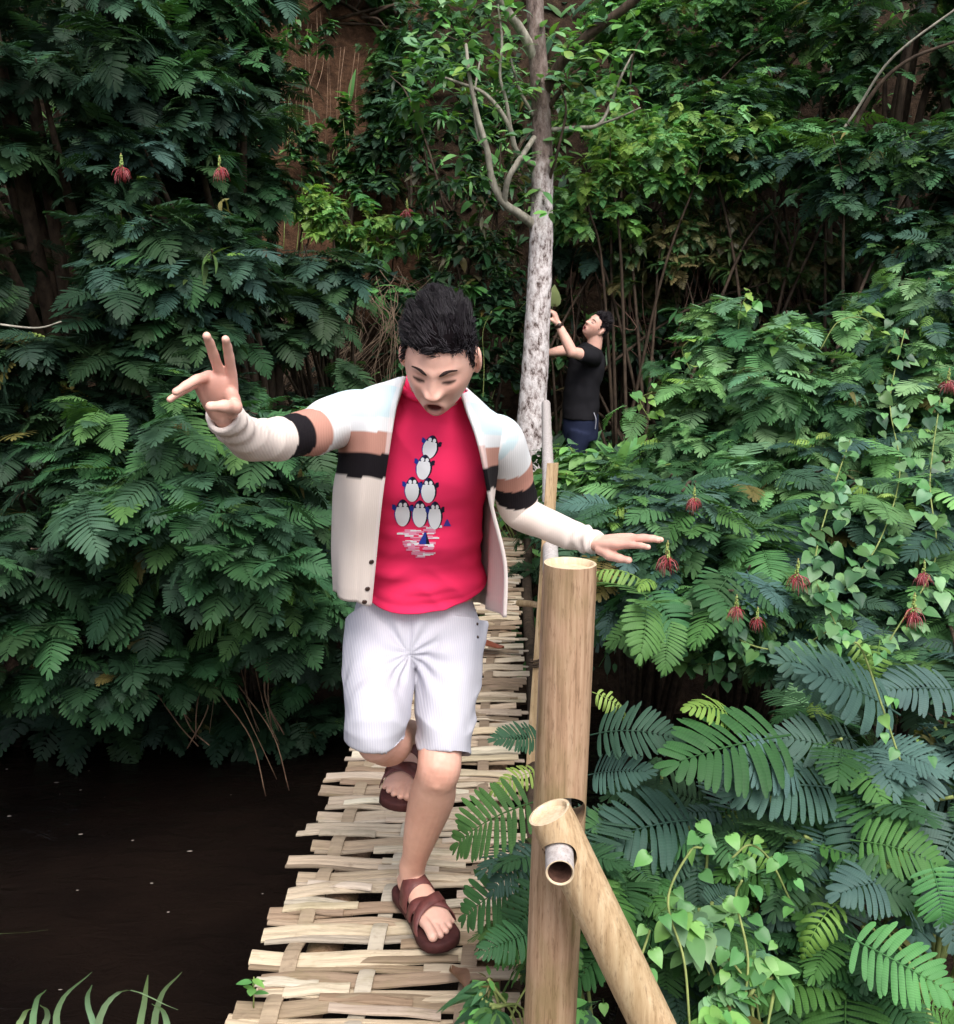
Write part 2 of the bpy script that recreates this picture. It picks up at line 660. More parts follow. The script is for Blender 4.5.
def ovate(seed, heart=False, droop=0.5, width=0.26, notch=False):
    r = random.Random(seed)
    if heart:
        xs = [0.12, -0.03, 0.12, 0.35, 0.6, 0.82, 1.0]
        ws = [0.02, 0.24, 0.40, 0.42, 0.30, 0.14, 0.01]
    else:
        xs = [0.0, 0.12, 0.3, 0.5, 0.7, 0.88, 1.0]
        ws = [0.015, width * .55, width * .95, width, width * .8, width * .4, 0.005]
    V, Q, A = [], [], []
    tw = r.uniform(-.15, .15)
    for k, (x, w) in enumerate(zip(xs, ws)):
        z = -droop * x * x * 0.5
        for c in (-1, -.5, 0, .5, 1):
            V.append((x, c * w, z + abs(c) * w * 0.35 + c * w * tw - (c * c) * w * .2))
            A.append(x)
    for k in range(len(xs) - 1):
        for j in range(4):
            q = k * 5 + j
            Q.append((q, q + 5, q + 6, q + 1))
    # stalk
    o = len(V)
    for x in (-0.35, 0.12):
        for (dy, dz) in ((.008, 0), (0, .008), (-.008, 0), (0, -.008)):
            V.append((x, dy, dz - 0.002)); A.append(0)
    for j in range(4):
        Q.append((o + j, o + (j + 1) % 4, o + 4 + (j + 1) % 4, o + 4 + j))
    return np.array(V, dtype=float), np.array(Q), np.array(A)

T_HI = [pinnate(r_[0], np.array([0, .1, .35, .65, .88, 1.0]), True, r_[1], .40, r_[2], 100 + i) for i, r_ in enumerate([(15, .5, .10), (14, .85, .18), (16, .7, .12), (14, .3, .22), (15, 1.0, .12), (13, .6, .3)])]
T_MID = [pinnate(r_[0], np.array([0, .12, .5, .88, 1.0]), False, r_[1], .40, r_[2], 200 + i) for i, r_ in enumerate([(16, .5, .10), (15, .9, .18), (17, .7, .12), (15, .3, .25), (16, 1.1, .12)])]
T_LO = [pinnate(r_[0], np.array([0, .3, .8, 1.0]), False, r_[1], .38, r_[2], 300 + i) for i, r_ in enumerate([(10, .5, .15), (9, .9, .2), (11, .7, .12), (9, .3, .3)])]
T_YOUNG = [pinnate(11, np.array([0, .15, .5, .85, 1.0]), True, 1.5, .30, 0.75, 400, True), pinnate(10, np.array([0, .15, .5, .85, 1.0]), True, 1.1, .32, 0.6, 401, True), pinnate(12, np.array([0, .15, .5, .85, 1.0]), True, 0.8, .34, .45, 402, True)]
T_OV = [ovate(1), ovate(2, droop=.9, width=.22), ovate(3, droop=.2, width=.3), ovate(4, droop=1.2)]
T_HEART = [ovate(5, True, .4), ovate(6, True, .8), ovate(7, True, .1)]
T_LANCE = [ovate(8, droop=.8, width=.13), ovate(9, droop=1.3, width=.11), ovate(10, droop=.3, width=.15)]

class Foliage:
    """leaf placements, turned into one mesh"""
    def __init__(self):
        self.items = {}
    def put(self, T, idx, P, D, U, S, C):
        self.items.setdefault((id(T), idx), (T[idx], []))[1].append((P, D, U, S, C))
    def arrays(self):
        VV, QQ, CC = [], [], []
        off = 0
        for (tv, tq, ta), L in self.items.values():
            n = len(L)
            P = np.array([l[0] for l in L]); D = np.array([l[1] for l in L]); U = np.array([l[2] for l in L])
            S = np.array([l[3] for l in L]); C = np.array([l[4] for l in L])
            D = D / (np.linalg.norm(D, axis=1)[:, None] + 1e-9)
            B = np.cross(U, D); B /= np.linalg.norm(B, axis=1)[:, None] + 1e-9
            N = np.cross(D, B)
            V = P[:, None, :] + S[:, None, None] * (tv[None, :, 0:1] * D[:, None, :] + tv[None, :, 1:2] * B[:, None, :] + tv[None, :, 2:3] * N[:, None, :])
            m = len(tv)
            Q = tq[None] + (np.arange(n) * m)[:, None, None] + off
            c = np.empty((n, m, 4))
            c[..., :3] = C[:, None, :]
            c[..., 3] = ta[None]
            VV.append(V.reshape(-1, 3)); QQ.append(Q.reshape(-1, 4)); CC.append(c.reshape(-1, 4))
            off += n * m
        return np.vstack(VV), np.vstack(QQ), np.vstack(CC)
    def build(self, name, mat, parent):
        V, Q, C = self.arrays()
        return build_np(name, V, Q, C, mat, parent)

def jit(c, r, amt=0.25, hue=0.10):
    k = 1 + r.uniform(-amt, amt)
    return (c[0] * k * (1 + r.uniform(-hue, hue)), c[1] * k, c[2] * k * (1 + r.uniform(-hue, hue)))

# leaf colours (linear albedo)
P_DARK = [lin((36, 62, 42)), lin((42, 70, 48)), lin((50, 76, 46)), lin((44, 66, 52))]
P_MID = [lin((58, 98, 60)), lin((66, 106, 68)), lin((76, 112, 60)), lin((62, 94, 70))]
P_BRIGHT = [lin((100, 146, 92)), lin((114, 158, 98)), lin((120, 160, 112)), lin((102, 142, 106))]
P_BLUE = [lin((58, 88, 74)), lin((66, 96, 86)), lin((58, 92, 66)), lin((76, 104, 96))]
P_FORE = [lin((60, 100, 56)), lin((74, 116, 58)), lin((56, 90, 58)), lin((64, 104, 64))]
P_YOUNG = [lin((124, 158, 74)), lin((108, 148, 70)), lin((136, 164, 86))]
P_LIGHT = [lin((98, 152, 84)), lin((118, 166, 90)), lin((88, 140, 82))]

def spray(fol, r, P, o, size, T, pal, nleaf=(4, 7), young=0.1, pitch=(-0.8, 0.5), up_bias=0.3, updark=0.5):
    """a twig end with several leaves fanning from it"""
    o = Vector(o)
    tw = (o + Vector((0, 0, up_bias)) + Vector((r.gauss(0, .2), r.gauss(0, .2), r.gauss(0, .2)))).normalized()
    hz = Vector((tw.x, tw.y, 0))
    if hz.length < 0.2:
        a = r.uniform(0, 6.28)
        hz = Vector((math.cos(a), math.sin(a), 0))
    hz.normalize()
    base = jit(r.choice(pal), r, .22, .08)
    size = size * r.choice((.55, .75, .9, 1.0, 1.1))
    n = r.randint(*nleaf)
    if T is not T_OV and T is not T_LANCE and r.random() < .07:
        T, size, n = T_LANCE, size * .45, n + 3
        base = jit(r.choice((lin((84, 104, 58)), lin((108, 104, 62)), lin((70, 96, 60)))), r, .2)
    for k in range(n):
        az = ((-1) ** k) * r.uniform(0.15, 0.45 + 1.5 * (k + 1) / n) if k else r.uniform(-.3, .3)
        ca, sa = math.cos(az), math.sin(az)
        d = Vector((hz.x * ca - hz.y * sa, hz.x * sa + hz.y * ca, 0))
        d.z = r.uniform(*pitch)
        d.normalize()
        U = (Vector((0, 0, 1)) + Vector((r.gauss(0, .22), r.gauss(0, .22), 0)) + d * 0.01)
        s = size * r.uniform(.65, 1.12)
        Pk = Vector(P) - tw * (0.035 * (n - k) * size / 0.25) + d * 0.01
        if r.random() < young and k < 2:
            d2 = (d + Vector((0, 0, r.uniform(-.1, .6)))).normalized()
            fol.put(T_YOUNG, r.randrange(3), tuple(Pk), tuple(d2), tuple(U), s * .72, jit(r.choice(P_YOUNG), r, .2))
        else:
            fol.put(T, r.randrange(len(T)), tuple(Pk), tuple(d), tuple(U), s, jit(base, r, .18, .06) if r.random() > .006 else jit(lin((104, 96, 54)), r, .3))

def ell_points(r, c, rad, n, front=True, low=-0.75, shell=0.5):
    """spray positions gathered along outward twigs, so that gaps stay open between the boughs"""
    out = []
    sx, sy = r.uniform(0, 50), r.uniform(0, 50)
    anchors = []
    tries = 0
    while len(out) < n:
        tries += 1
        d = Vector((r.gauss(0, 1), r.gauss(0, 1), r.gauss(0, 1)))
        if d.length < 1e-3: continue
        d.normalize()
        if d.z < low: continue
        if front and d.y > 0.35 and r.random() < 0.7: continue
        if tries < 4000 and any((d - a).length < 0.36 for a in anchors[-40:]) and r.random() < .75: continue
        anchors.append(d)
        k = 1.0 + 0.55 * noise.noise(Vector((d.x * 2.2 + sx, d.y * 2.2 + sy, d.z * 2.2))) + r.uniform(-.12, .16)
        sgn = r.choice((-1, 1))
        lat = Vector((-d.y, d.x, 0)) * sgn * r.uniform(.2, .8) + Vector((0, 0, r.uniform(-.18, .10)))
        m = r.randint(4, 8)
        for i in range(m):
            q = k * (1 - shell * (i / m) * r.uniform(.7, 1.1))
            p = d * q + lat * (i / m) * .7 + Vector((r.gauss(0, .05), r.gauss(0, .05), r.gauss(0, .025)))
            out.append((Vector(c) + Vector((p.x * rad[0], p.y * rad[1], p.z * rad[2])), (d + lat * .3).normalized()))
            if len(out) >= n: break
    return out

def stems_to(mb, r, base, targets, r0, r1=0.004, sag=0.25, n=6, bj=.06):
    for tgt in targets:
        b = Vector(base) + Vector((r.gauss(0, bj), r.gauss(0, bj * .6), 0))
        t = Vector(tgt)
        mid = b.lerp(t, 0.5) + Vector((0, 0, sag * (t - b).length * r.uniform(.3, .9)))
        m2 = b.lerp(t, 0.8) + Vector((0, 0, sag * .6 * (t - b).length * r.uniform(.3, .9))) + Vector((r.gauss(0, .03), r.gauss(0, .03), 0))
        v, f = tube([b, mid, m2, t], [r0, r0 * .7, r0 * .42, r1], n, 14, cap='flat')
        mb.add(v, f)

def flower(parent, P, s=0.06, seed=0):
    """a drooping red powder-puff blossom: green bud spike with a skirt of stamens"""
    r = random.Random(seed)
    mb = MB()
    P = Vector(P)
    for k in range(9):
        z = s * (0.2 + 1.1 * k / 9)
        for j in range(3):
            a = r.uniform(0, 6.28)
            q = P + Vector((math.cos(a) * s * .12 * (1.2 - k / 10), math.sin(a) * s * .12 * (1.2 - k / 10), z))
            v, f = ellipsoid(q, (s * .07, s * .07, s * .09), None, 6, 4)
            mb.add(v, f, jit(lin((132, 150, 84)), r, .2))
    v, f = tube([P + Vector((0, 0, s * 1.4)), P + Vector((0, 0, -.1 * s))], [s * .05, s * .05], 5, 3, cap='flat')
    mb.add(v, f, lin((120, 110, 70)))
    for k in range(60):
        a = r.uniform(0, 6.28)
        o = r.uniform(.1, 1.0)
        L = s * r.uniform(.35, 1.0)
        p0 = P + Vector((0, 0, r.uniform(-.05, .5) * s))
        p1 = p0 + Vector((math.cos(a) * o * s * .6, math.sin(a) * o * s * .6, -L * .25))
        p2 = p0 + Vector((math.cos(a) * o * s * .85, math.sin(a) * o * s * .85, -L))
        v, f = tube([p0, p1, p2], [s * .018, s * .016, s * .012], 4, 5, cap='flat')
        mb.add(v, f, jit(r.choice([lin((160, 60, 66)), lin((186, 98, 106)), lin((132, 46, 52)), lin((170, 112, 110))]), r, .25))
    return build(mb, 'flower', M_FLOWER, parent)

def shrub(name, label, cat, base, lobes, size, T, pal, group=None, seed=1, young=0.1, flowers=(), stem_r=0.016, nst=34, mat=None, front=True, low=-.75, shell=.5, nleaf=(4, 7), pitch=(-.8, .5), stem_mat_=None, trunkname='stem', foliagename='foliage', extra=None, bj=.06):
    r = random.Random(seed)
    o = thing(name, label, cat, base, group)
    fol = Foliage()
    pts = []
    for (c, rad, n) in lobes:
        L = ell_points(r, c, rad, n, front, low, shell)
        pts += L
        for P, d in L:
            spray(fol, r, P, d, size, T, pal, nleaf, young, pitch)
    if extra:
        extra(fol, r)
    fol.build(foliagename, mat or M_LEAF, o)
    mb = MB()
    stems_to(mb, r, base, [p for p, d in r.sample(pts, min(nst, len(pts)))], stem_r, bj=bj)
    build(mb, trunkname, stem_mat_ or M_STEM, o)
    for k, (P, s) in enumerate(flowers):
        flower(o, P, s, seed * 31 + k)
    return o

def gp(x, y):
    return Vector((x, y, gz(x, y) - 0.03))
# ================================================================== bridge
DECK_DX = 0.044                         # sideways drift per metre
def deck_z(y):
    return -0.012 - 0.012 * math.sin((y - 1.3) / 5.4 * math.pi)

def deck_edges(y):
    l = -0.52 + (y - 2.2) * 0.052
    r = 0.10 + (y - 2.2) * 0.042
    return l, r

def make_bridge():
    root = thing('bamboo_bridge', 'woven split bamboo footbridge spanning the dark stream', 'bridge', (-0.2, 1.3, -0.05))
    r = random.Random(21)
    mb = MB()
    y, i = 1.25, 0
    runners = [0.14, 0.44, 0.80]
    tones = [lin((186, 168, 146)), lin((168, 148, 126)), lin((200, 186, 166)), lin((144, 124, 104)), lin((190, 172, 148)), lin((178, 162, 144))]
    ys = []
    while y < 6.75:
        pair = i % 2
        far = float(sstep(2.2, 5, y))
        xl, xr = deck_edges(y)
        w = r.uniform(0.0190, 0.0240)
        if pair == 0:
            ej = r.uniform(-.05, .03)
        xl += ej + r.uniform(-.012, .012)
        xr += r.uniform(-.03, .05)
        yl = y + (0.007 if pair == 0 else -0.007) + r.gauss(0, .003)
        yr = y + (-0.013 if pair == 0 else 0.013) + r.gauss(0, .012)
        ym = r.gauss(0, .012)
        tone = jit(r.choice(tones), r, .14, .04)
        n = 22
        V, F = [], []
        tw = r.uniform(-.004, .004)
        amp = r.uniform(.004, .0085)
        w2 = w * r.uniform(.7, 1.1)
        for k in range(n + 1):
            t = k / n
            x = xl + (xr - xl) * t
            yy = yl + (yr - yl) * t + ym * math.sin(math.pi * t) + .003 * math.sin(t * 7 + i * 1.3)
            weave = 0
            for q, rn in enumerate(runners):
                s = 1 if (i // 2 + q) % 2 else -1
                weave += s * math.exp(-((t - rn) / 0.11) ** 2)
            z = deck_z(y) + amp * weave + (0.0055 if pair else 0) + tw * t
            ww = (w * (1 - t) + w2 * t) * (1 + .06 * math.sin(t * 9 + i * 2))
            th = 0.0035
            tilt = 0.0035 * (1 if pair else -1)
            for (a, b) in ((-1, -1), (-1, .3), (-.6, 1), (-.1, .75), (0, -.2), (.1, .75), (.6, 1), (1, .3), (1, -1)):
                V.append((x, yy + a * ww, z + b * th + a * tilt))
        for k in range(n):
            for j in range(9):
                j2 = (j + 1) % 9
                F.append((k * 9 + j, k * 9 + j2, (k + 1) * 9 + j2, (k + 1) * 9 + j))
        F.append((8, 7, 6, 5, 4, 3, 2, 1, 0))
        F.append(tuple(n * 9 + j for j in range(9)))
        mb.add(V, F, tone)
        if pair: ys.append(y)
        y += r.uniform(0.032, 0.040) if pair == 0 else r.uniform(0.046, 0.060)
        i += 1
    # loose strips threaded in at a slant between the others
    for k in range(120):
        y0 = 1.3 + 5.3 * (k + r.random()) / 120
        xl, xr = deck_edges(y0)
        L = r.uniform(.22, .42) * (xr - xl)
        xa = xl + r.random() * (xr - xl - L) if r.random() < .6 else (xl + .02 if r.random() < .4 else xr - L)
        ang = r.choice((-1, 1)) * r.uniform(.035, .12)
        w = r.uniform(.011, .019)
        tone = jit(r.choice(tones), r, .2, .05)
        zz = r.uniform(.007, .012)
        V, F = [], []
        n = 10
        for i2 in range(n + 1):
            t = i2 / n
            x, yy = xa + L * t, y0 + (t - .5) * L * ang
            z = deck_z(y0) + zz + .003 * math.sin(math.pi * t) + .0015 * math.sin(t * 9 + k)
            for (a, b) in ((-1, -1), (-1, .4), (-.5, 1), (.5, 1), (1, .4), (1, -1)):
                V.append((x, yy + a * w, z + b * .0032))
        for i2 in range(n):
            for j in range(6):
                j2 = (j + 1) % 6
                F.append((i2 * 6 + j, i2 * 6 + j2, (i2 + 1) * 6 + j2, (i2 + 1) * 6 + j))
        F.append((5, 4, 3, 2, 1, 0))
        F.append(tuple(n * 6 + j for j in range(6)))
        mb.add(V, F, tone)
    o = build(mb, 'woven_deck', M_DECK, root, False)
    for q, rn in enumerate(runners):
        m2 = MB()
        n = len(ys)
        V, F = [], []
        w = 0.019
        tone = tuple(.86 * c for c in jit(tones[1 + q], r, .06, .02))
        for k in range((n - 1) * 4 + 1):
            ii, fr = divmod(k, 4)
            t = fr / 4
            y0 = ys[ii]; y1 = ys[min(ii + 1, n - 1)]
            yy = y0 + (y1 - y0) * t
            s0 = -1 if (ii + q) % 2 else 1
            s1 = -s0
            sm = t * t * (3 - 2 * t)
            z = deck_z(yy) + 0.003 + 0.0105 * (s0 * (1 - sm) + s1 * sm)
            xl, xr = deck_edges(yy)
            x = xl + (xr - xl) * rn + 0.012 * math.sin(yy * 2.3 + q)
            for (a, b) in ((-1, -1), (-1, .4), (-.5, 1), (.5, 1), (1, .4), (1, -1)):
                V.append((x + a * w, yy, z + b * .003))
        L = (n - 1) * 4
        for k in range(L):
            for j in range(6):
                j2 = (j + 1) % 6
                F.append((k * 6 + j2, k * 6 + j, (k + 1) * 6 + j, (k + 1) * 6 + j2))
        F.append((0, 1, 2, 3, 4, 5))
        F.append(tuple(L * 6 + j for j in range(5, -1, -1)))
        m2.add(V, F, tone)
        build(m2, 'runner', M_DECK, root, False)
    for sx in (0.2, 0.86):
        m3 = MB()
        pts = []
        for yy in np.linspace(1.2, 6.8, 8):
            xl, xr = deck_edges(yy)
            pts.append((xl + (xr - xl) * sx, yy, deck_z(yy) - 0.075))
        v, f = tube(pts, [.045] * 8, 12, 30, cap='flat')
        m3.add(v, f)
        build(m3, 'support_pole', M_BAMBOO, root)
    # dark edge pole beside the right edge of the deck
    m3 = MB()
    pts = [(deck_edges(yy)[1] + 0.055 + 0.01 * math.sin(yy * 2), yy, deck_z(yy) - 0.02) for yy in np.linspace(2.6, 6.8, 8)]
    v, f = tube(pts, [.03] * 8, 10, 30, cap='flat')
    m3.add(v, f)
    build(m3, 'edge_pole', M_STEM, root)
    return root
make_bridge()

# ------------------------------------------------------------------ posts, brace and hand rail
def lathe_culm(p0, p1, r0, r1, nodes, wall=0.35, depth=0.02, n=40):
    """bamboo culm from p0 to p1 with node ridges at the given fractions; its far end is cut and slightly hollow"""
    p0, p1 = Vector(p0), Vector(p1)
    ax = (p1 - p0)
    L = ax.length
    ax.normalize()
    a = ax.orthogonal().normalized()
    b = ax.cross(a)
    V, F = [], []
    prof = []
    ts = sorted(set(list(np.linspace(0, 1, 40)) + [nd + d for nd in nodes for d in (-.012, -.006, -.003, 0, .003, .006, .012)]))
    ts = [t for t in ts if 0 <= t <= 1]
    for t in ts:
        r = r0 + (r1 - r0) * t
        for nd in nodes:
            d = (t - nd) * L
            r += 0.0028 * math.exp(-(d / 0.006) ** 2) - 0.002 * math.exp(-((d - .012) / 0.005) ** 2)
        prof.append((t * L, r))
    prof[-1] = (L, prof[-1][1] - .0012)
    rin = r1 * (1 - wall)
    prof += [(L + .0003, rin + .002), (L - .002, rin), (L - depth, rin * .96), (L - depth - .0005, rin * .5)]
    for (z, r) in prof:
        for j in range(n):
            th = 2 * math.pi * j / n
            wr = r * (1 + .006 * math.sin(3 * th + z * 3))
            V.append(p0 + ax * z + (a * math.cos(th) + b * math.sin(th)) * wr)
    m = len(prof)
    for i in range(m - 1):
        for j in range(n):
            j2 = (j + 1) % n
            F.append((i * n + j, i * n + j2, (i + 1) * n + j2, (i + 1) * n + j))
    F.append(tuple(range(n - 1, -1, -1)))
    F.append(tuple((m - 1) * n + j for j in range(n)))
    return V, F, m - 5

RAIL_A = at(560, 873, 1.40)             # near open end
RAIL_B = at(546, 404, 6.9)              # far end beside the pale tree
rail_dir = (RAIL_B - RAIL_A).normalized()

def cut_hole(o, p, d, rad):
    """bore a round hole through o along d"""
    me = bpy.data.meshes.new('bore')
    v, f = tube([p - d * 0.4, p + d * 0.4], [rad, rad], 28, 2, cap='flat')
    me.from_pydata([tuple(q) for q in v], [], f)
    bm = bmesh.new(); bm.from_mesh(me); bmesh.ops.recalc_face_normals(bm, faces=bm.faces); bm.to_mesh(me); bm.free()
    c = bpy.data.objects.new('bore', me)
    COL.objects.link(c)
    c.location = (0, 0, 0)
    md = o.modifiers.new('b', 'BOOLEAN')
    md.object = c
    md.operation = 'DIFFERENCE'
    md.solver = 'EXACT'
    apply_mods(o)
    bpy.data.objects.remove(c)

def culm_thing(name, label, cat, p0, p1, r0, r1, nodes, mat, wall, depth, hole=None, hollow=False):
    root = thing(name, label, cat, p0)
    V, F, m = lathe_culm(p0, p1, r0, r1, nodes, wall, depth)
    n = 40
    side = [f for f in F if max(f) < (m + 1) * n or len(f) > 4 and max(f) < n]
    b = Vector(p0)
    me = bpy.data.meshes.new('culm')
    me.from_pydata([tuple(v) for v in V], [], F)
    bm = bmesh.new(); bm.from_mesh(me); bmesh.ops.recalc_face_normals(bm, faces=bm.faces); bm.to_mesh(me); bm.free()
    me.materials.append(mat)
    me.materials.append(M_BAMEND)
    me.materials.append(M_HOLLOW)
    for p in me.polygons:
        lo, hi = min(p.vertices) // n, max(p.vertices) // n
        if lo >= m:
            p.material_index = 1
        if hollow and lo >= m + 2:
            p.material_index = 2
    o = bpy.data.objects.new('culm', me)
    COL.objects.link(o)
    if hole:
        cut_hole(o, *hole)
    me = o.data
    set_co(me, co_of(me) - np.array(b, dtype=np.float32))
    me.polygons.foreach_set('use_smooth', [True] * len(me.polygons))
    try:
        me.set_sharp_from_angle(angle=R(50))
    except Exception:
        pass
    o.parent = root
    return root

pt = at(570, 563, 1.60)
pb = at(549, 1045, 1.60)
pb0 = pb + (pb - pt) * 0.9
pb0 = pt + (pb0 - pt) * ((pt.z - (gz(pb.x, pb.y) - .15)) / (pt.z - pb0.z))
rp = RAIL_A + rail_dir * ((1.60 - RAIL_A.y) / rail_dir.y)
culm_thing('bamboo_post', 'thick upright tan bamboo post with the hand rail passing through it', 'post', pb0, pt, 0.049, 0.0445, [0.22], M_BAMBOO, .18, .010, (rp + Vector((.012, 0, .004)), rail_dir, .034))

bt = at(549, 812, 1.475)
bb = at(655, 1030, 1.475)
bb = bt + (bb - bt) * ((bt.z - (gz(0.4, 1.45) - .1)) / (bt.z - bb.z))
rb = RAIL_A + rail_dir * ((1.488 - RAIL_A.y) / rail_dir.y)
culm_thing('bamboo_brace', 'slanting bamboo prop leaning on the thick post beside its rail', 'brace', bb, bt, 0.0385, 0.0365, [0.45], M_BAMBOO2, .2, .008, (rb, rail_dir, .0275))

def make_rail():
    root = culm_thing('hand_rail', 'long weathered grey bamboo hand rail with an open hollow near end', 'rail', RAIL_B, RAIL_A, 0.030, 0.0232, [.12, .26, .4, .53, .66, .79, .9], M_RAIL, .2, .10, None, True)
make_rail()

def make_split_post():
    a, b = at(553, 463, 3.25), at(536, 704, 3.25)
    g = a + (b - a) * ((a.z + 0.9) / (a.z - b.z))
    root = thing('split_bamboo_post', 'flat split bamboo upright standing behind the thick post', 'post', g)
    d = (a - g).normalized()
    rt = Vector((1, 0.3, 0)).normalized()
    fr = d.cross(rt).normalized()
    mb = MB()
    V, F = [], []
    n = 14
    for k in range(n + 1):
        p = g.lerp(a, k / n)
        for j in range(7):
            t = -1 + 2 * j / 6
            V.append(p + rt * (0.020 * t) - fr * (0.006 * (1 - t * t)))
        for j in range(6, -1, -1):
            t = -1 + 2 * j / 6
            V.append(p + rt * (0.019 * t) + fr * (0.006 - 0.005 * (1 - t * t)))
    for k in range(n):
        for j in range(14):
            j2 = (j + 1) % 14
            F.append((k * 14 + j, k * 14 + j2, (k + 1) * 14 + j2, (k + 1) * 14 + j))
    F.append(tuple(range(13, -1, -1))); F.append(tuple(n * 14 + j for j in range(14)))
    mb.add(V, F)
    build(mb, 'culm', M_BAMBOO2, root, False)
    # dark binding where it is tied low on the upright
    m2 = MB()
    c = at(536, 662, 3.25)
    for k in range(3):
        pts = [c + rt * (.024 * math.cos(t)) + fr * (.014 * math.sin(t)) + d * (.008 * (k - 1) + .004 * math.sin(t + k)) for t in np.linspace(0, 2 * math.pi, 14)]
        v, f = tube(pts, [.004] * 14, 6, 28, cap='flat')
        m2.add(v, f)
    build(m2, 'binding', M_STEM, root)
make_split_post()

def cross_stick():
    a, b = at(519, 603, 3.9), at(546, 607, 3.7)
    root = MB()
    v, f = tube([a, a.lerp(b, .5) + Vector((0, 0, .004)), b], [.014, .013, .012], 8, 8, cap='round')
    root.add(v, f)
    o = build(root, 'stick', M_BAMBOO2)
    tag(o, 'short bamboo stick crossing the deck edge behind the posts', 'stick')
cross_stick()

# ------------------------------------------------------------------ dead leaves on the deck
def dead_leaf(P, ang, L, w, label, c):
    mb = MB()
    V, F = [], []
    n = 10
    for k in range(n + 1):
        t = k / n
        hw = w * math.sin(math.pi * min(1, .06 + t * .94)) ** .8 + .001
        z = 0.012 * math.sin(t * 5) + .014
        for a in (-1, -.5, 0, .5, 1):
            x, y = (t - .5) * L, a * hw
            V.append((P.x + x * math.cos(ang) - y * math.sin(ang), P.y + x * math.sin(ang) + y * math.cos(ang), P.z + z + a * a * .012))
    for k in range(n):
        for j in range(4):
            q = k * 5 + j
            F.append((q, q + 5, q + 6, q + 1))
    mb.add(V, F, c)
    o = build(mb, 'dead_leaf', M_BROAD)
    tag(o, label, 'leaf', 'dead leaves on the deck')
pl = at(459, 988, 2.03)
dead_leaf(Vector((pl.x, pl.y, .012)), R(112), .10, .019, 'curled brown dead leaf lying just in front of the sandal', lin((138, 106, 88)))
pl = at(489, 627, 4.0)
dead_leaf(Vector((pl.x, 4.35, .015)), R(10), .15, .05, 'reddish brown dead leaf far back on the deck beside the cardigan hem', lin((150, 84, 66)))

# ================================================================== vegetation
GL = 'dark feathery shrubs over the left of the stream'
def A(px, py, Y):
    return at(px, py, Y)

F0 = lambda px, py, Y, s=.055: (at(px, py, Y), s)
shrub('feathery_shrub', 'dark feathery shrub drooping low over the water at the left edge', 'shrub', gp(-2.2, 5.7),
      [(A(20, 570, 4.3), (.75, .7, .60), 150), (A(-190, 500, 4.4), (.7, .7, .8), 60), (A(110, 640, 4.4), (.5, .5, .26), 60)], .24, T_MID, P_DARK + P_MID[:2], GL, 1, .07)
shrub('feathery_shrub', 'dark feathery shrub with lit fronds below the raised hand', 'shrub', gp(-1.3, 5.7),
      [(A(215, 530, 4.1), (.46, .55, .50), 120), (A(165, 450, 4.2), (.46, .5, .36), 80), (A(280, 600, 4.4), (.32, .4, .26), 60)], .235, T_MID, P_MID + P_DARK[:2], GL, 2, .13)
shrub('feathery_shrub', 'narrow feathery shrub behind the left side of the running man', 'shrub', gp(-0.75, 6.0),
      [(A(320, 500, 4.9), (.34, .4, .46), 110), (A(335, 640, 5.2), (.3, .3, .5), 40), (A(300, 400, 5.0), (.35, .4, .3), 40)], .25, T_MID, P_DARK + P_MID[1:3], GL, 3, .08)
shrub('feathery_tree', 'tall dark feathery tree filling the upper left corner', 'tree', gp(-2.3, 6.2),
      [(A(50, 330, 4.9), (.8, .7, .68), 190), (A(50, 110, 5.3), (.9, .8, .72), 250), (A(-220, 200, 5.2), (.8, .8, 1.3), 80), (A(40, -140, 5.6), (1.2, .9, .7), 70), (Vector((-2.7, 2.6, 5.1)), (1.25, 1.2, .5), 90)], .23, T_MID, P_DARK + [lin((60, 92, 72))], 'dark feathery trees on the left bank', 4, .04,  # last lobe: unseen overhead bough, added to shade the left foliage
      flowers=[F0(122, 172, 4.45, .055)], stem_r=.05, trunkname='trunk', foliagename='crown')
shrub('feathery_tree', 'feathery tree arching over the red earth bank with pink blossom', 'tree', gp(-1.35, 6.3),
      [(A(180, 285, 4.9), (.42, .6, .42), 150), (A(165, 120, 5.5), (.42, .6, .46), 180), (A(180, 0, 6.0), (.55, .6, .33), 110), (A(246, 70, 5.9), (.22, .3, .30), 46), (A(250, 190, 5.8), (.22, .3, .30), 46)], .225, T_MID, P_DARK + P_BLUE[:2] + P_MID[:1], 'dark feathery trees on the left bank', 5, .05,
      flowers=[F0(220, 172, 4.55, .05)], stem_r=.04, trunkname='trunk', foliagename='crown')
shrub('feathery_shrub', 'bluish feathery spray reaching right behind the raised arm', 'shrub', gp(-1.0, 7.0),
      [(A(315, 265, 6.2), (.30, .3, .13), 26), (A(270, 290, 6.0), (.3, .3, .18), 20), (A(300, 330, 6.0), (.35, .3, .22), 30)], .27, T_MID, P_BLUE[:1] + P_DARK[2:], None, 6, .05)

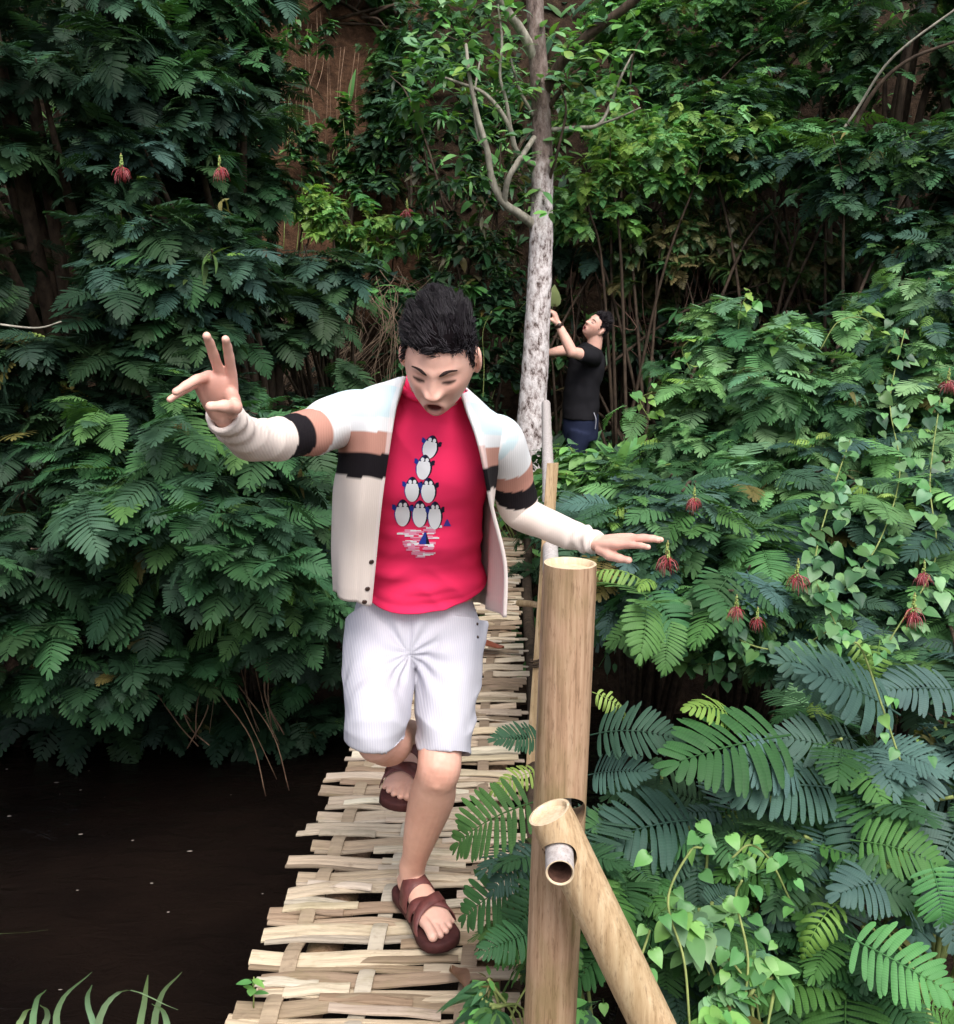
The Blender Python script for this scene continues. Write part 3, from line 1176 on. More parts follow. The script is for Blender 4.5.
GR = 'green feathery shrubs on the right of the bridge'
shrub('feathery_shrub', 'bright feathery shrub rising to a tuft right of the man in black', 'shrub', gp(1.5, 6.0),
      [(A(755, 400, 5.0), (.50, .6, .38), 270), (A(740, 335, 5.0), (.22, .3, .20), 60), (A(725, 450, 4.7), (.42, .45, .25), 80), (A(690, 480, 4.6), (.3, .35, .16), 50)], .175, T_MID, P_BRIGHT + P_MID[:2], GR, 11, .30)
shrub('feathery_shrub', 'tall bright feathery shrub with pale new tips at the right edge', 'shrub', gp(2.3, 5.9),
      [(A(890, 400, 4.8), (.58, .6, .46), 290), (A(930, 310, 5.2), (.42, .5, .25), 90), (A(1060, 400, 4.8), (.6, .6, .6), 60)], .18, T_MID, P_BRIGHT + P_BLUE[:2] + P_MID[:2], GR, 12, .30,
      flowers=[F0(948, 385, 4.1, .05)])
shrub('feathery_shrub', 'spreading feathery shrub with red blossoms behind the outstretched hand', 'shrub', gp(0.95, 5.4),
      [(A(660, 520, 3.6), (.40, .5, .22), 110), (A(705, 570, 3.3), (.45, .45, .17), 80), (A(610, 505, 4.2), (.22, .4, .2), 40)], .20, T_HI, P_MID + P_BLUE + P_BRIGHT[:1], GR, 13, .08,
      flowers=[F0(667, 562, 2.75, .045), F0(694, 503, 3.0, .036), F0(736, 612, 2.8, .038), F0(757, 622, 2.85, .034), F0(618, 520, 3.3, .036)])
shrub('feathery_shrub', 'feathery shrub with drooping red blossoms in the middle of the right bank', 'shrub', gp(1.5, 5.4),
      [(A(810, 520, 3.9), (.55, .6, .30), 170), (A(820, 600, 3.4), (.5, .45, .22), 130), (A(790, 640, 3.3), (.25, .4, .14), 30)], .20, T_HI, P_MID + P_BLUE[:2] + P_BRIGHT, GR, 14, .10,
      flowers=[F0(797, 580, 2.8, .046), F0(913, 615, 2.65, .046)])
shrub('feathery_shrub', 'feathery shrub hanging over the dark hollow at the right edge', 'shrub', gp(2.2, 5.0),
      [(A(930, 540, 3.6), (.5, .5, .36), 140), (A(960, 640, 3.0), (.4, .4, .2), 80), (A(1080, 580, 3.4), (.5, .5, .5), 50)], .205, T_HI, P_MID + P_BLUE + P_BRIGHT[:2], GR, 15, .10,
      flowers=[F0(923, 578, 2.65, .036)])

# broad leafy herbs at the feet of the man in black
def broad_spray_shrub(name, label, base, lobes, size, T, pal, seed, nleaf=(5, 9), group=None, pitch=(-.5, .3), mat=None, front=True, cat='plant', nst=12):
    return shrub(name, label, cat, base, lobes, size, T, pal, group, seed, 0.0, nleaf=nleaf, pitch=pitch, mat=mat or M_BROAD, front=front, stem_r=.0045, stem_mat_=M_TWIG, nst=nst)
broad_spray_shrub('leafy_herb', 'clump of broad pointed light green leaves below the man in black', gp(.75, 6.2),
      [(A(605, 474, 5.4), (.32, .4, .15), 60), (A(655, 465, 5.6), (.35, .4, .13), 55), (A(585, 490, 5.0), (.2, .3, .12), 25)], .135, T_OV, P_LIGHT + P_BRIGHT, 21)
broad_spray_shrub('leafy_herb', 'low green weeds around the foot of the pale tree', gp(.4, 6.9),
      [(A(520, 470, 6.6), (.42, .3, .17), 90), (A(545, 500, 6.3), (.3, .3, .2), 50), (A(470, 480, 6.8), (.4, .3, .2), 50)], .085, T_OV + T_LANCE, P_LIGHT + P_MID, 22)
# dark leafy creeper wall behind the running man's head
broad_spray_shrub('creeper', 'dark green creeper mantling the bank behind the running man', gp(.0, 7.6),
      [(A(490, 330, 7.7), (.4, .3, .65), 150), (A(440, 380, 7.6), (.5, .3, .5), 110), (A(400, 290, 8.0), (.4, .3, .35), 60)], .11, T_OV + T_HEART, P_DARK + P_MID[:2], 23, cat='creeper', front=False)

# climbing vines with heart shaped leaves hanging over the right shrubs
def vine(name, label, curves, size, pal, seed, group=None, nper=26):
    r = random.Random(seed)
    base = Vector(curves[0][0])
    o = thing(name, label, 'vine', base, group)
    fol = Foliage()
    mb = MB()
    for c in curves:
        P = catmull([tuple(p) for p in c], 40)
        mb = MB()
        v, f = tube([tuple(p) for p in c], [.0024] * len(c), 5, 30, cap='flat')
        mb.add(v, f)
        build(mb, 'stem', M_TWIG, o)
        for k in range(nper):
            p = P[r.randrange(40)] + np.array((r.gauss(0, .03), r.gauss(0, .03), r.gauss(0, .02)))
            a = r.uniform(-2.6, -.5)
            d = Vector((math.cos(a), math.sin(a), r.uniform(-.9, .0)))
            fol.put(T_HEART, r.randrange(3), tuple(p), tuple(d), (r.gauss(0, .3), -.5 + r.gauss(0, .3), .8), size * r.uniform(.6, 1.2), jit(r.choice(pal), r, .2))
    fol.build('foliage', M_BROAD, o)
    return o
vine('heart_leaf_vine', 'pale heart leaved vine trailing down the right edge shrubs',
     [[A(905, 330, 4.1), A(890, 400, 3.9), A(900, 470, 3.5), A(880, 540, 3.1), A(845, 590, 2.9)],
      [A(940, 400, 3.9), A(930, 480, 3.3), A(935, 560, 3.0), A(890, 640, 2.7)],
      [A(850, 440, 3.9), A(830, 500, 3.3), A(815, 570, 2.95), A(838, 630, 2.8)]], .052, P_LIGHT[2:] + P_BRIGHT + P_MID, 31, None, 70)
vine('heart_leaf_vine', 'heart leaved vine creeping under the red blossoms',
     [[A(700, 600, 3.0), A(740, 640, 2.85), A(790, 650, 2.8), A(830, 630, 2.7)],
      [A(640, 640, 3.2), A(680, 660, 3.1), A(720, 665, 3.0)]], .05, P_MID + P_BRIGHT[:1], 32, None, 40)

# ------------------------------------------------------------------ foreground shrubs
GF = 'feathery shrubs in the right foreground'
def hero(items, T=None):
    """single leaves: tip pixel direction, length and colour read from the photograph, at a real depth"""
    def fn(fol, r):
        for (px, py, qx, qy, Y, Y2, L, pal, kind) in items:
            a, b = at(px, py, Y), at(qx, qy, Y2)
            d = (b - a)
            L = d.length * 1.0
            view = (Vector((0, 0, CAM_H)) - a).normalized()
            U = Vector((0, 0, .75)) + view * 0.75 + Vector((r.gauss(0, .15), 0, r.gauss(0, .15)))
            TT = T_YOUNG if kind == 'y' else T_HI
            lift = d.normalized() + Vector((0, 0, .28))
            fol.put(TT, r.randrange(len(TT)), tuple(a), tuple(lift), tuple(U), L * (1.05 if kind != 'y' else .95), jit(r.choice(pal), r, .1))
    return fn
h1 = hero([(590, 735, 668, 738, 2.2, 2.1, .2, P_BLUE, ''), (588, 775, 640, 780, 2.2, 2.1, .2, P_BLUE, ''), (592, 692, 636, 720, 2.25, 2.2, .1, P_YOUNG, 'y'),
           (790, 735, 690, 785, 2.1, 1.95, .25, P_FORE[:1], ''), (740, 720, 700, 705, 2.15, 2.05, .2, P_YOUNG, 'y'), (840, 790, 750, 800, 2.05, 1.95, .2, P_BLUE, ''),
           (640, 840, 600, 830, 2.1, 2.0, .2, P_FORE, ''), (700, 820, 620, 850, 2.1, 1.95, .2, P_BLUE, ''), (740, 830, 785, 880, 2.0, 1.9, .2, P_YOUNG, 'y')])
shrub('feathery_shrub', 'foreground feathery shrub close behind the slanting prop', 'shrub', gp(.45, 2.0),
      [(A(640, 840, 2.15), (.18, .2, .09), 16), (A(710, 810, 2.2), (.2, .2, .10), 18), (A(640, 920, 1.95), (.2, .2, .13), 16)], .17, T_HI, P_FORE + P_FORE[:2] + P_BLUE[:1], GF, 41, .16, extra=h1, stem_r=.008, nst=16, stem_mat_=M_TWIG)
h2 = hero([(900, 715, 815, 690, 2.2, 2.12, .3, P_BLUE, ''), (860, 690, 790, 680, 2.3, 2.2, .3, P_BLUE, ''), (870, 765, 795, 745, 2.15, 2.08, .3, P_BLUE, ''), (960, 690, 890, 705, 2.3, 2.24, .3, P_BLUE, ''),
           (800, 770, 745, 770, 2.05, 1.95, .25, P_BLUE, ''), (860, 800, 850, 870, 2.0, 1.9, .25, P_BLUE, ''), (830, 830, 800, 880, 2.0, 1.9, .25, P_BLUE, ''),
           (880, 640, 870, 700, 2.3, 2.25, .2, P_YOUNG, 'y'), (900, 820, 870, 880, 1.95, 1.85, .2, P_YOUNG, 'y'), (850, 640, 890, 690, 2.35, 2.3, .2, P_YOUNG, 'y')])
shrub('feathery_shrub', 'foreground feathery shrub of bluish leaves below the hollow at the right', 'shrub', gp(1.1, 2.2),
      [(A(860, 730, 2.3), (.28, .25, .10), 18), (A(900, 800, 2.2), (.28, .25, .13), 18), (A(800, 840, 2.1), (.22, .2, .12), 13), (A(1010, 740, 2.3), (.3, .3, .2), 16)], .205, T_HI, P_BLUE[1:] + P_FORE, GF, 42, .16, extra=h2, stem_r=.009, nst=16, stem_mat_=M_TWIG)
h3 = hero([(845, 935, 935, 1005, 1.72, 1.62, .25, P_LIGHT[2:] + P_FORE[:2], ''), (930, 860, 945, 930, 1.75, 1.7, .25, P_LIGHT[2:], ''), (900, 880, 850, 900, 1.85, 1.75, .2, P_BLUE, ''), (820, 880, 905, 905, 1.85, 1.75, .2, P_FORE, ''),
           (840, 900, 800, 950, 1.8, 1.7, .2, P_YOUNG, 'y'), (850, 840, 940, 870, 1.9, 1.8, .2, P_FORE, '')])
shrub('feathery_shrub', 'foreground feathery shrub with one big drooping leaf in the lower right corner', 'shrub', gp(.9, 1.6),
      [(A(880, 940, 1.9), (.2, .2, .11), 15), (A(790, 1000, 1.8), (.22, .2, .12), 15), (A(980, 1010, 1.75), (.2, .2, .18), 10)], .19, T_HI, P_FORE + P_MID[:1], GF, 43, .16, extra=h3, stem_r=.008, nst=14, stem_mat_=M_TWIG)
h4 = hero([(540, 800, 455, 850, 1.95, 1.92, .2, P_FORE[:2], ''), (540, 870, 465, 925, 1.9, 1.88, .2, P_FORE[:2], ''), (540, 850, 495, 890, 1.88, 1.82, .2, P_BLUE, ''), (540, 770, 492, 795, 2.1, 2.05, .2, P_YOUNG, 'y'),
           (545, 740, 500, 745, 2.3, 2.25, .2, P_BLUE, ''), (540, 930, 490, 960, 1.8, 1.75, .2, P_FORE, ''), (545, 880, 515, 945, 1.8, 1.78, .2, P_FORE, '')])
shrub('feathery_shrub', 'small feathery shrub overhanging the deck left of the thick post', 'shrub', gp(.22, 1.9),
      [(A(560, 850, 1.95), (.06, .08, .1), 6), (A(560, 930, 1.85), (.06, .08, .08), 5)], .19, T_HI, P_FORE + P_BLUE[:1], GF, 44, .1, extra=h4, stem_r=.006, nst=8, stem_mat_=M_TWIG)
broad_spray_shrub('leafy_weed', 'light green leafy weeds with tiny white buds at the foot of the prop', gp(.5, 1.55),
      [(A(700, 950, 1.7), (.15, .14, .14), 20), (A(740, 910, 1.75), (.12, .12, .12), 12), (A(690, 1000, 1.6), (.14, .1, .08), 12)], .055, T_OV + T_HEART, P_LIGHT + P_BRIGHT[1:], 51, (4, 7))
broad_spray_shrub('leafy_weed', 'small leafy weeds beside the deck at the foot of the thick post', gp(.1, 1.7),
      [(A(500, 1000, 1.75), (.07, .08, .05), 14), (A(540, 980, 1.8), (.05, .08, .07), 8), (A(590, 1000, 1.72), (.05, .06, .07), 8)], .06, T_OV + T_LANCE, P_MID + P_LIGHT[:1], 52, (3, 6))
def sprig(P, label, seed):
    r = random.Random(seed)
    o = thing('seedling', label, 'plant', P)
    fol = Foliage()
    for k in range(6):
        a = k * 2.4
        fol.put(T_OV, k % 4, (P.x, P.y, P.z + .018 + .007 * k), (math.cos(a), math.sin(a), .25), (0, 0, 1), .035, jit(r.choice(P_LIGHT), r, .1))
    fol.build('foliage', M_BROAD, o)
    mb = MB()
    v, f = tube([P + Vector((0, 0, -.02)), P + Vector((.004, 0, .06))], [.002, .0015], 5, 4, cap='flat')
    mb.add(v, f)
    build(mb, 'stem', M_TWIG, o)
ps = at(256, 1012, 2.0)
sprig(Vector((ps.x, 1.98, .005)), 'tiny green seedling sprouting from the left deck edge', 3)

# grass blades at the bottom left
def grass_clump(label, blades, seed):
    r = random.Random(seed)
    b0 = at(blades[0][0], 1060, 1.5)
    o = thing('grass_clump', label, 'grass', (b0.x, 1.5, gz(b0.x, 1.5)), 'grass clumps on the near bank')
    mb = MB()
    for (px, p1x, p1y, p2x, p2y) in blades:
        p0 = at(px, 1075, 1.5)
        p0 = Vector((p0.x, 1.5, min(p0.z, gz(p0.x, 1.5))))
        m, t = at(p1x, p1y, 1.5), at(p2x, p2y, 1.46)
        P = catmull([tuple(p0), tuple(at(px, 1060, 1.5)), tuple(m), tuple(t)], 16)
        V, F = [], []
        for k in range(16):
            w = .0065 * (1 - (k / 15) ** 2.5) + .0006
            V += [(P[k][0] - w, P[k][1] - w * .3, P[k][2] + w * .3), (P[k][0], P[k][1] + .001, P[k][2] - w * .35), (P[k][0] + w, P[k][1] - w * .3, P[k][2] + w * .3)]
        for k in range(15):
            for j in range(2):
                F.append((k * 3 + j, k * 3 + j + 1, k * 3 + j + 4, k * 3 + j + 3))
        mb.add(V, F, jit(lin((128, 158, 118)), r, .2))
    build(mb, 'blades', M_GRASS, o)
grass_clump('tall grass blades bending over the water in the lower left corner', [(95, 120, 992, 178, 1010), (60, 60, 1005, 92, 972), (140, 145, 1000, 148, 975), (155, 160, 1000, 182, 972), (35, 36, 1005, 46, 990), (100, 88, 1004, 92, 985)], 1)
grass_clump('few short grass blades at the bottom edge beside the taller clump', [(20, 24, 1016, 34, 1008), (45, 48, 1015, 40, 1005), (170, 165, 1015, 152, 1004)], 2)
grass_clump('single pale grass blade bent in from the left edge above the water', [(-140, -60, 950, 48, 930)], 3)

# ------------------------------------------------------------------ hanging roots and dry stems
def dry_bundle(name, label, cat, curves, seed, mat=None, r0=.006, spread=.05, n=5, group=None):
    r = random.Random(seed)
    o = thing(name, label, cat, curves[0][0], group)
    mb = MB()
    for c in curves:
        for k in range(n):
            j = Vector((r.gauss(0, spread), r.gauss(0, spread), r.gauss(0, spread * .5)))
            pts = [Vector(p) + j * (.4 + .6 * i / len(c)) + Vector((r.gauss(0, spread * .25), r.gauss(0, spread * .25), r.gauss(0, spread * .2))) for i, p in enumerate(c)]
            q = r.uniform(.4, 1)
            v, f = tube(pts, [r0 * q * (1 - .55 * i / len(c)) for i in range(len(c))], 5, len(c) * 4, cap='flat')
            mb.add(v, f)
    build(mb, 'stems', mat or M_DRY, o)
    return o
dry_bundle('hanging_roots', 'dry brown roots trailing from the left shrubs to the water', 'roots',
           [[A(200, 640, 4.5), A(232, 690, 4.4), A(262, 745, 4.4), A(278, 795, 4.4)], [A(240, 640, 4.7), A(250, 700, 4.7), A(258, 735, 4.7)], [A(275, 630, 4.8), A(272, 690, 4.8), A(285, 730, 4.8)], [A(215, 655, 4.6), A(212, 700, 4.6), A(208, 740, 4.6)], [A(160, 690, 4.7), A(175, 720, 4.7), A(190, 735, 4.7)]], 61, None, .006, .07, 3)
r_ = random.Random(62)
cv = []
for k in range(38):
    x = r_.uniform(600, 790); y0 = r_.uniform(190, 260); Y = r_.uniform(8.2, 8.9)
    cv.append([A(x, y0, Y), A(x + r_.uniform(-30, 30), y0 + 60, Y - .1), A(x + r_.uniform(-40, 30), y0 + 120, Y - .15), A(x + r_.uniform(-40, 40), 330, Y - .2)])
dry_bundle('dry_thicket', 'tangle of dry reddish brown stems on the bank behind the man in black', 'thicket', cv, 63, stem_mat('red_dry', lin((58, 42, 36)), lin((104, 80, 68))), .0055, .16, 3)
cv = []
for k in range(15):
    x = r_.uniform(255, 420); y0 = r_.uniform(250, 330); Y = r_.uniform(7.2, 7.8)
    cv.append([A(x, y0, Y), A(x + r_.uniform(-40, 40), y0 + 30, Y - .15), A(x + r_.uniform(-60, 60), y0 + 80, Y - .2), A(x + r_.uniform(-60, 60), 410, Y - .2)])
dry_bundle('dry_vines', 'tangled grey brown vines left of the running man head', 'vine', cv, 64, stem_mat('grey_dry', lin((66, 54, 44)), lin((112, 94, 78))), .004, .14, 5)
dry_bundle('bare_branch', 'thin bare twig sticking in from the left edge', 'branch', [[A(-40, 318, 4.0), A(10, 326, 4.0), A(40, 328, 3.95), A(62, 322, 3.9)]], 65, M_PALEBR, .007, .004, 1)

# ------------------------------------------------------------------ hillside behind
GB = 'shrubs on the hillside behind the bridge'
def gpz(px, py, Y):
    p = at(px, py, Y)
    return gp(p.x, Y)
def bgshrub(label, lobes, size, pal, seed, T=T_LO, young=.05, group=GB, **k):
    c = lobes[0][0]
    return shrub('hillside_shrub', label, 'shrub', gp(c.x, max(c.y, 6.5)), lobes, size, T, pal, group, seed, young, bj=k.pop('bj', .45), nst=k.pop('nst', 12), **k)
bgshrub('bright fine leaved shrub right of the pale trunk at shoulder height', [(A(640, 165, 8.0), (.55, .45, .42), 300), (A(595, 205, 8.0), (.35, .35, .3), 120), (A(700, 150, 8.0), (.6, .45, .4), 230), (A(600, 120, 8.3), (.35, .35, .3), 90)], .125, P_LIGHT + P_YOUNG + P_BRIGHT[1:3], 71, young=.2, nst=6, bj=.15)
bgshrub('dark feathery shrub between the pale trunk and the man in black', [(A(590, 245, 8.5), (.45, .35, .3), 90), (A(640, 240, 8.5), (.4, .35, .3), 90)], .21, P_DARK + P_BLUE[:2], 72)
bgshrub('feathery shrub with outstretched level sprays above the dry stems', [(A(770, 150, 8.0), (.75, .5, .22), 210), (A(830, 160, 7.6), (.55, .5, .2), 110), (A(720, 110, 8.3), (.55, .4, .36), 170)], .20, P_MID + P_BRIGHT[:1] + P_BLUE[:1], 73)
bgshrub('dark feathery shrub at the right edge above the bright shrubs', [(A(900, 170, 7.0), (.65, .6, .36), 190), (A(930, 240, 6.6), (.45, .5, .26), 100), (A(1020, 160, 7), (.6, .6, .8), 60)], .20, P_DARK[1:] + P_BLUE[:2] + P_MID, 74)
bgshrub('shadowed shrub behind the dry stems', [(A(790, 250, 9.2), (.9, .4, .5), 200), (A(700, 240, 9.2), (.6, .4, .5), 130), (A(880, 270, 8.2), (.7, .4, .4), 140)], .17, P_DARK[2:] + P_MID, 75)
bgshrub('tall shrub reaching the top edge right of centre', [(A(680, 30, 9.2), (.8, .6, .7), 290), (A(780, 30, 9.0), (.8, .6, .6), 250), (A(620, 60, 9.3), (.5, .5, .6), 150)], .15, P_MID + P_LIGHT + P_BRIGHT[:1], 76, T=T_LO)
bgshrub('dark tree like shrub in the upper right corner', [(A(900, 40, 8.2), (.85, .7, .72), 280), (A(1030, 40, 8.2), (.8, .7, .8), 70), (A(860, -80, 8.6), (1.2, .7, .5), 90)], .19, P_DARK + P_MID, 77, stem_r=.05)
bgshrub('dark broad leaved shrub left of the pale trunk', [(A(450, 200, 8.6), (.5, .4, .7), 190), (A(475, 270, 8.3), (.4, .3, .5), 110), (A(450, 110, 9.0), (.5, .4, .5), 100), (A(520, 140, 9.0), (.4, .3, .8), 90)], .14, P_DARK + [lin((96, 94, 74))] + P_MID + P_LIGHT[:1], 78, T=T_OV + T_LANCE, mat=M_BROAD, young=0)
bgshrub('light green shrub at the foot of the red earth bank', [(A(340, 222, 8.6), (.36, .3, .2), 130), (A(318, 205, 8.7), (.26, .3, .16), 70), (A(385, 240, 8.6), (.35, .3, .2), 90)], .12, P_LIGHT + P_YOUNG, 79, T=T_LANCE + T_LO, mat=M_BROAD, young=.0, flowers=[F0(407, 213, 8.3, .08)])
bgshrub('shrub mantling the top of the red earth bank', [(A(330, -12, 10.3), (.9, .5, .32), 190), (A(430, 50, 10.0), (.55, .5, .5), 160)], .15, P_MID + P_LIGHT[:1], 80)
bgshrub('green shrub beside the red earth on its right', [(A(400, 110, 9.5), (.30, .4, .5), 130), (A(378, 160, 9.3), (.24, .3, .4), 90), (A(318, 150, 9.3), (.12, .2, .4), 26)], .15, P_MID + P_LIGHT[:1] + P_DARK, 81)
bgshrub('leafy low shrub under the light green one', [(A(300, 290, 7.8), (.45, .4, .2), 50), (A(365, 290, 7.8), (.45, .4, .2), 55), (A(420, 310, 7.8), (.4, .3, .25), 45)], .17, P_MID + P_DARK + P_LIGHT[:1], 82, T=T_LO + T_LANCE)
bgshrub('background shrub low on the bank behind the man in black', [(A(665, 340, 8.3), (.5, .3, .3), 110), (A(575, 350, 8.5), (.4, .25, .45), 80), (A(740, 320, 8.0), (.6, .4, .25), 80)], .16, P_DARK + P_MID[:2] + [lin((96, 84, 58))], 83, T=T_LANCE + T_OV, mat=M_BROAD, young=0)
bgshrub('brownish thin leaved shrub among the dry stems behind the man in black', [(A(690, 250, 8.1), (.7, .3, .36), 210), (A(650, 290, 8.6), (.35, .25, .3), 90), (A(780, 265, 8.0), (.5, .3, .32), 130)], .14, [lin((92, 92, 58)), lin((76, 100, 58)), lin((104, 98, 66)), lin((66, 100, 60))], 87, T=T_LANCE + T_LO, mat=M_BROAD, young=0, nst=5)
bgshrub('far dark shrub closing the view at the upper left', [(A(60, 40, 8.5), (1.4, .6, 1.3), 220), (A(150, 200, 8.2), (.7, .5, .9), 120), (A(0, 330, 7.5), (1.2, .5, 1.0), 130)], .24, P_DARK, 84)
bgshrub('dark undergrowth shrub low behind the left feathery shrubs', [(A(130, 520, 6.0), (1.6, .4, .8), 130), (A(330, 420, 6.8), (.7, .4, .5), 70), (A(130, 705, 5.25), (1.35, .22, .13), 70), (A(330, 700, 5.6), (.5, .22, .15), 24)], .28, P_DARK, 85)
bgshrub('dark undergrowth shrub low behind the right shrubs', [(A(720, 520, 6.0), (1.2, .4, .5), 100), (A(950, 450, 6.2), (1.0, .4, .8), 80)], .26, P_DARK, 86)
# ivy strip hanging on the red earth
broad_spray_shrub('ivy', 'narrow strip of green ivy hanging down the red earth bank', gp(at(345, 160, 9.4).x, 9.3),
      [(A(344, 125, 9.55), (.10, .06, .28), 40), (A(352, 170, 9.3), (.11, .06, .25), 40), (A(360, 200, 9.1), (.1, .06, .18), 20)], .10, T_OV + T_HEART, P_MID + P_LIGHT, 91, cat='ivy', front=False, nst=3)

# grass and ground cover on the far bank and slope
def ground_cover():
    r = random.Random(5)
    fol = Foliage()
    for k in range(9000):
        x = r.uniform(-4.5, 4.8); y = r.uniform(5.9, 12.5)
        z = gz(x, y)
        p = at(345, 120, 9.6)
        # keep the cut bank mostly bare
        if -1.9 < x < -1.0 and 8.3 < y < 11.5 and r.random() < .93: continue
        a = r.uniform(0, 6.28)
        if r.random() < .45:
            fol.put(T_LANCE, r.randrange(3), (x, y, z), (math.cos(a) * .6, math.sin(a) * .6 - .25, r.uniform(.4, 1.2)), (0, -.6, .6), r.uniform(.12, .3), jit(r.choice(P_MID + P_LIGHT), r, .25))
        else:
            fol.put(T_OV, r.randrange(4), (x, y, z + r.uniform(0, .12)), (math.cos(a), math.sin(a) - .4, r.uniform(-.3, .5)), (0, -.5, .8), r.uniform(.06, .13), jit(r.choice(P_DARK + P_MID), r, .25))
    V, Q, C = fol.arrays()
    o = build_np('undergrowth', V, Q, C, M_GRASS)
    o['kind'] = 'stuff'
    tag(o, 'low grass and leafy undergrowth covering the far bank and hillside', 'undergrowth')
ground_cover()

# ------------------------------------------------------------------ the pale tree
def pale_tree():
    b = at(528, 455, 7.3)
    base = Vector((b.x, 7.3, gz(b.x, 7.3) - .05))
    root = thing('pale_tree', 'slender pale barked tree with lichen patches and bare side branches', 'tree', base)
    def P(px, py, Y=7.3): return at(px, py, Y)
    mb = MB()
    pts = [base] + [P(x, y) for x, y in ((529, 452), (533, 400), (537, 330), (540.5, 260), (542, 200), (542, 140), (540, 85), (536, 30), (534, -30), (530, -120))]
    rad = [.140, .112, .100, .092, .084, .078, .071, .066, .060, .055, .04]
    v, f = tube(pts, rad, 28, 120, cap='flat')
    v = np.array(v)
    n1 = vnoise(v, (9, 9, 5)); n2 = vnoise(v, (30, 30, 22), 7)
    cx = np.repeat(np.array([v[i * 28:(i + 1) * 28].mean(0) for i in range(len(v) // 28)]), 28, 0)
    d = v - cx
    v = v + d * (0.05 * n1 + 0.05 * n2)[:, None]
    mb.add(v, f)
    build(mb, 'trunk', M_BARK, root)
    r = random.Random(4)
    fol = Foliage()
    def branch(px, rr, mat, leaves=0, lsize=.11, pal=P_MID):
        Yo = [0]
        m = MB()
        pp = [P(x, y, Y) for x, y, Y in px]
        v, f = tube(pp, list(np.linspace(rr[0], rr[1], len(pp))), 9, len(pp) * 6, cap='round', wob=.1)
        m.add(v, f)
        build(m, 'branch', mat, root)
        for k in range(leaves):
            i = r.randrange(len(pp) - 1)
            q = pp[i].lerp(pp[i + 1], r.random()) + Vector((r.gauss(0, .1), r.gauss(0, .1), r.gauss(0, .1)))
            twig(q, lsize, pal)
    def twig(q, lsize, pal):
        a = r.uniform(0, 6.28)
        for j in range(r.randint(3, 6)):
            d = Vector((math.cos(a + j * 2.2), math.sin(a + j * 2.2) - .2, r.uniform(-.5, .9)))
            fol.put(T_OV, r.randrange(4), tuple(q + d * .02), tuple(d), (r.gauss(0, .3), -.3, .9), lsize * r.uniform(.7, 1.2), jit(r.choice(pal), r, .25))
    LP = P_MID[:2] + P_LIGHT + P_BRIGHT + P_YOUNG[:1]
    branch([(543, 95, 7.3), (560, 65, 7.2), (585, 38, 7.1), (625, 8, 6.95), (665, -25, 6.8)], (.042, .026), M_STEM, 10, .10, LP)
    branch([(547, 110, 7.3), (560, 92, 7.2), (572, 80, 7.1)], (.02, .012), M_STEM, 4)
    branch([(537, 62, 7.3), (522, 32, 7.2), (505, 8, 7.1), (480, -30, 7.0)], (.038, .024), M_PALEBR, 10, .10, LP)
    branch([(536, 226, 7.3), (518, 213, 7.2), (504, 203, 7.1), (492, 180, 7.05), (487, 150, 7), (478, 118, 6.95), (470, 80, 6.9), (466, 45, 6.9)], (.036, .010), M_PALEBR, 8, .09, LP)
    branch([(504, 203, 7.1), (508, 180, 7.0), (518, 162, 7.0), (534, 138, 7.2)], (.022, .018), M_PALEBR)
    branch([(540, 166, 7.3), (525, 160, 7.2), (515, 148, 7.15), (510, 128, 7.1), (498, 108, 7.05), (482, 92, 7.0), (462, 84, 7.0), (446, 78, 6.95)], (.024, .008), M_PALEBR, 6, .09, LP)
    branch([(511, 130, 7.1), (506, 100, 7.05), (500, 75, 7.0), (502, 40, 7.0), (498, 5, 7.0)], (.013, .007), M_PALEBR, 8, .09, LP)
    branch([(549, 130, 7.3), (575, 128, 7.2), (598, 125, 7.1), (610, 105, 7.1), (622, 75, 7.0), (632, 55, 7.0)], (.017, .006), M_PALEBR, 8, .10, LP)
    branch([(598, 125, 7.1), (618, 118, 7.0), (640, 108, 6.9)], (.009, .005), M_PALEBR, 5, .1, LP)
    branch([(550, 178, 7.25), (558, 150, 7.15), (566, 110, 7.1), (560, 85, 7.1)], (.012, .006), M_STEM, 6, .1, LP)
    branch([(536, 120, 7.3), (522, 95, 7.2), (515, 75, 7.2), (510, 55, 7.2)], (.014, .006), M_PALEBR, 8, .1, LP)
    branch([(487, 150, 7), (478, 135, 7.0), (474, 100, 7.0), (480, 60, 7.1)], (.012, .006), M_PALEBR, 10, .1, LP)
    for k in range(36):
        twig(P(r.uniform(400, 520), r.uniform(-30, 95), r.uniform(6.8, 7.8)), .105, LP)
    for k in range(20):
        twig(P(r.uniform(555, 640), r.uniform(-30, 100), r.uniform(6.9, 7.8)), .105, LP)
    for k in range(12):
        twig(P(r.uniform(395, 470), r.uniform(35, 110), r.uniform(6.9, 7.4)), .12, P_LIGHT + P_MID)
    fol.build('crown', M_BROAD, root)
pale_tree()
# bare branch crossing the top right
dry_bundle('bare_branch', 'long thin bare branch slanting across the upper right', 'branch', [[A(790, 200, 7.6), A(850, 120, 7.4), A(890, 60, 7.2), A(954, 10, 7.0), A(1010, -30, 6.9)]], 66, M_PALEBR, .016, .004, 1)
dry_bundle('bare_branch', 'dark crooked bare limb below the long slanting branch', 'branch', [[A(840, 160, 7.5), A(868, 100, 7.4), A(905, 62, 7.3), A(960, 40, 7.2)]], 67, M_STEM, .028, .004, 1)

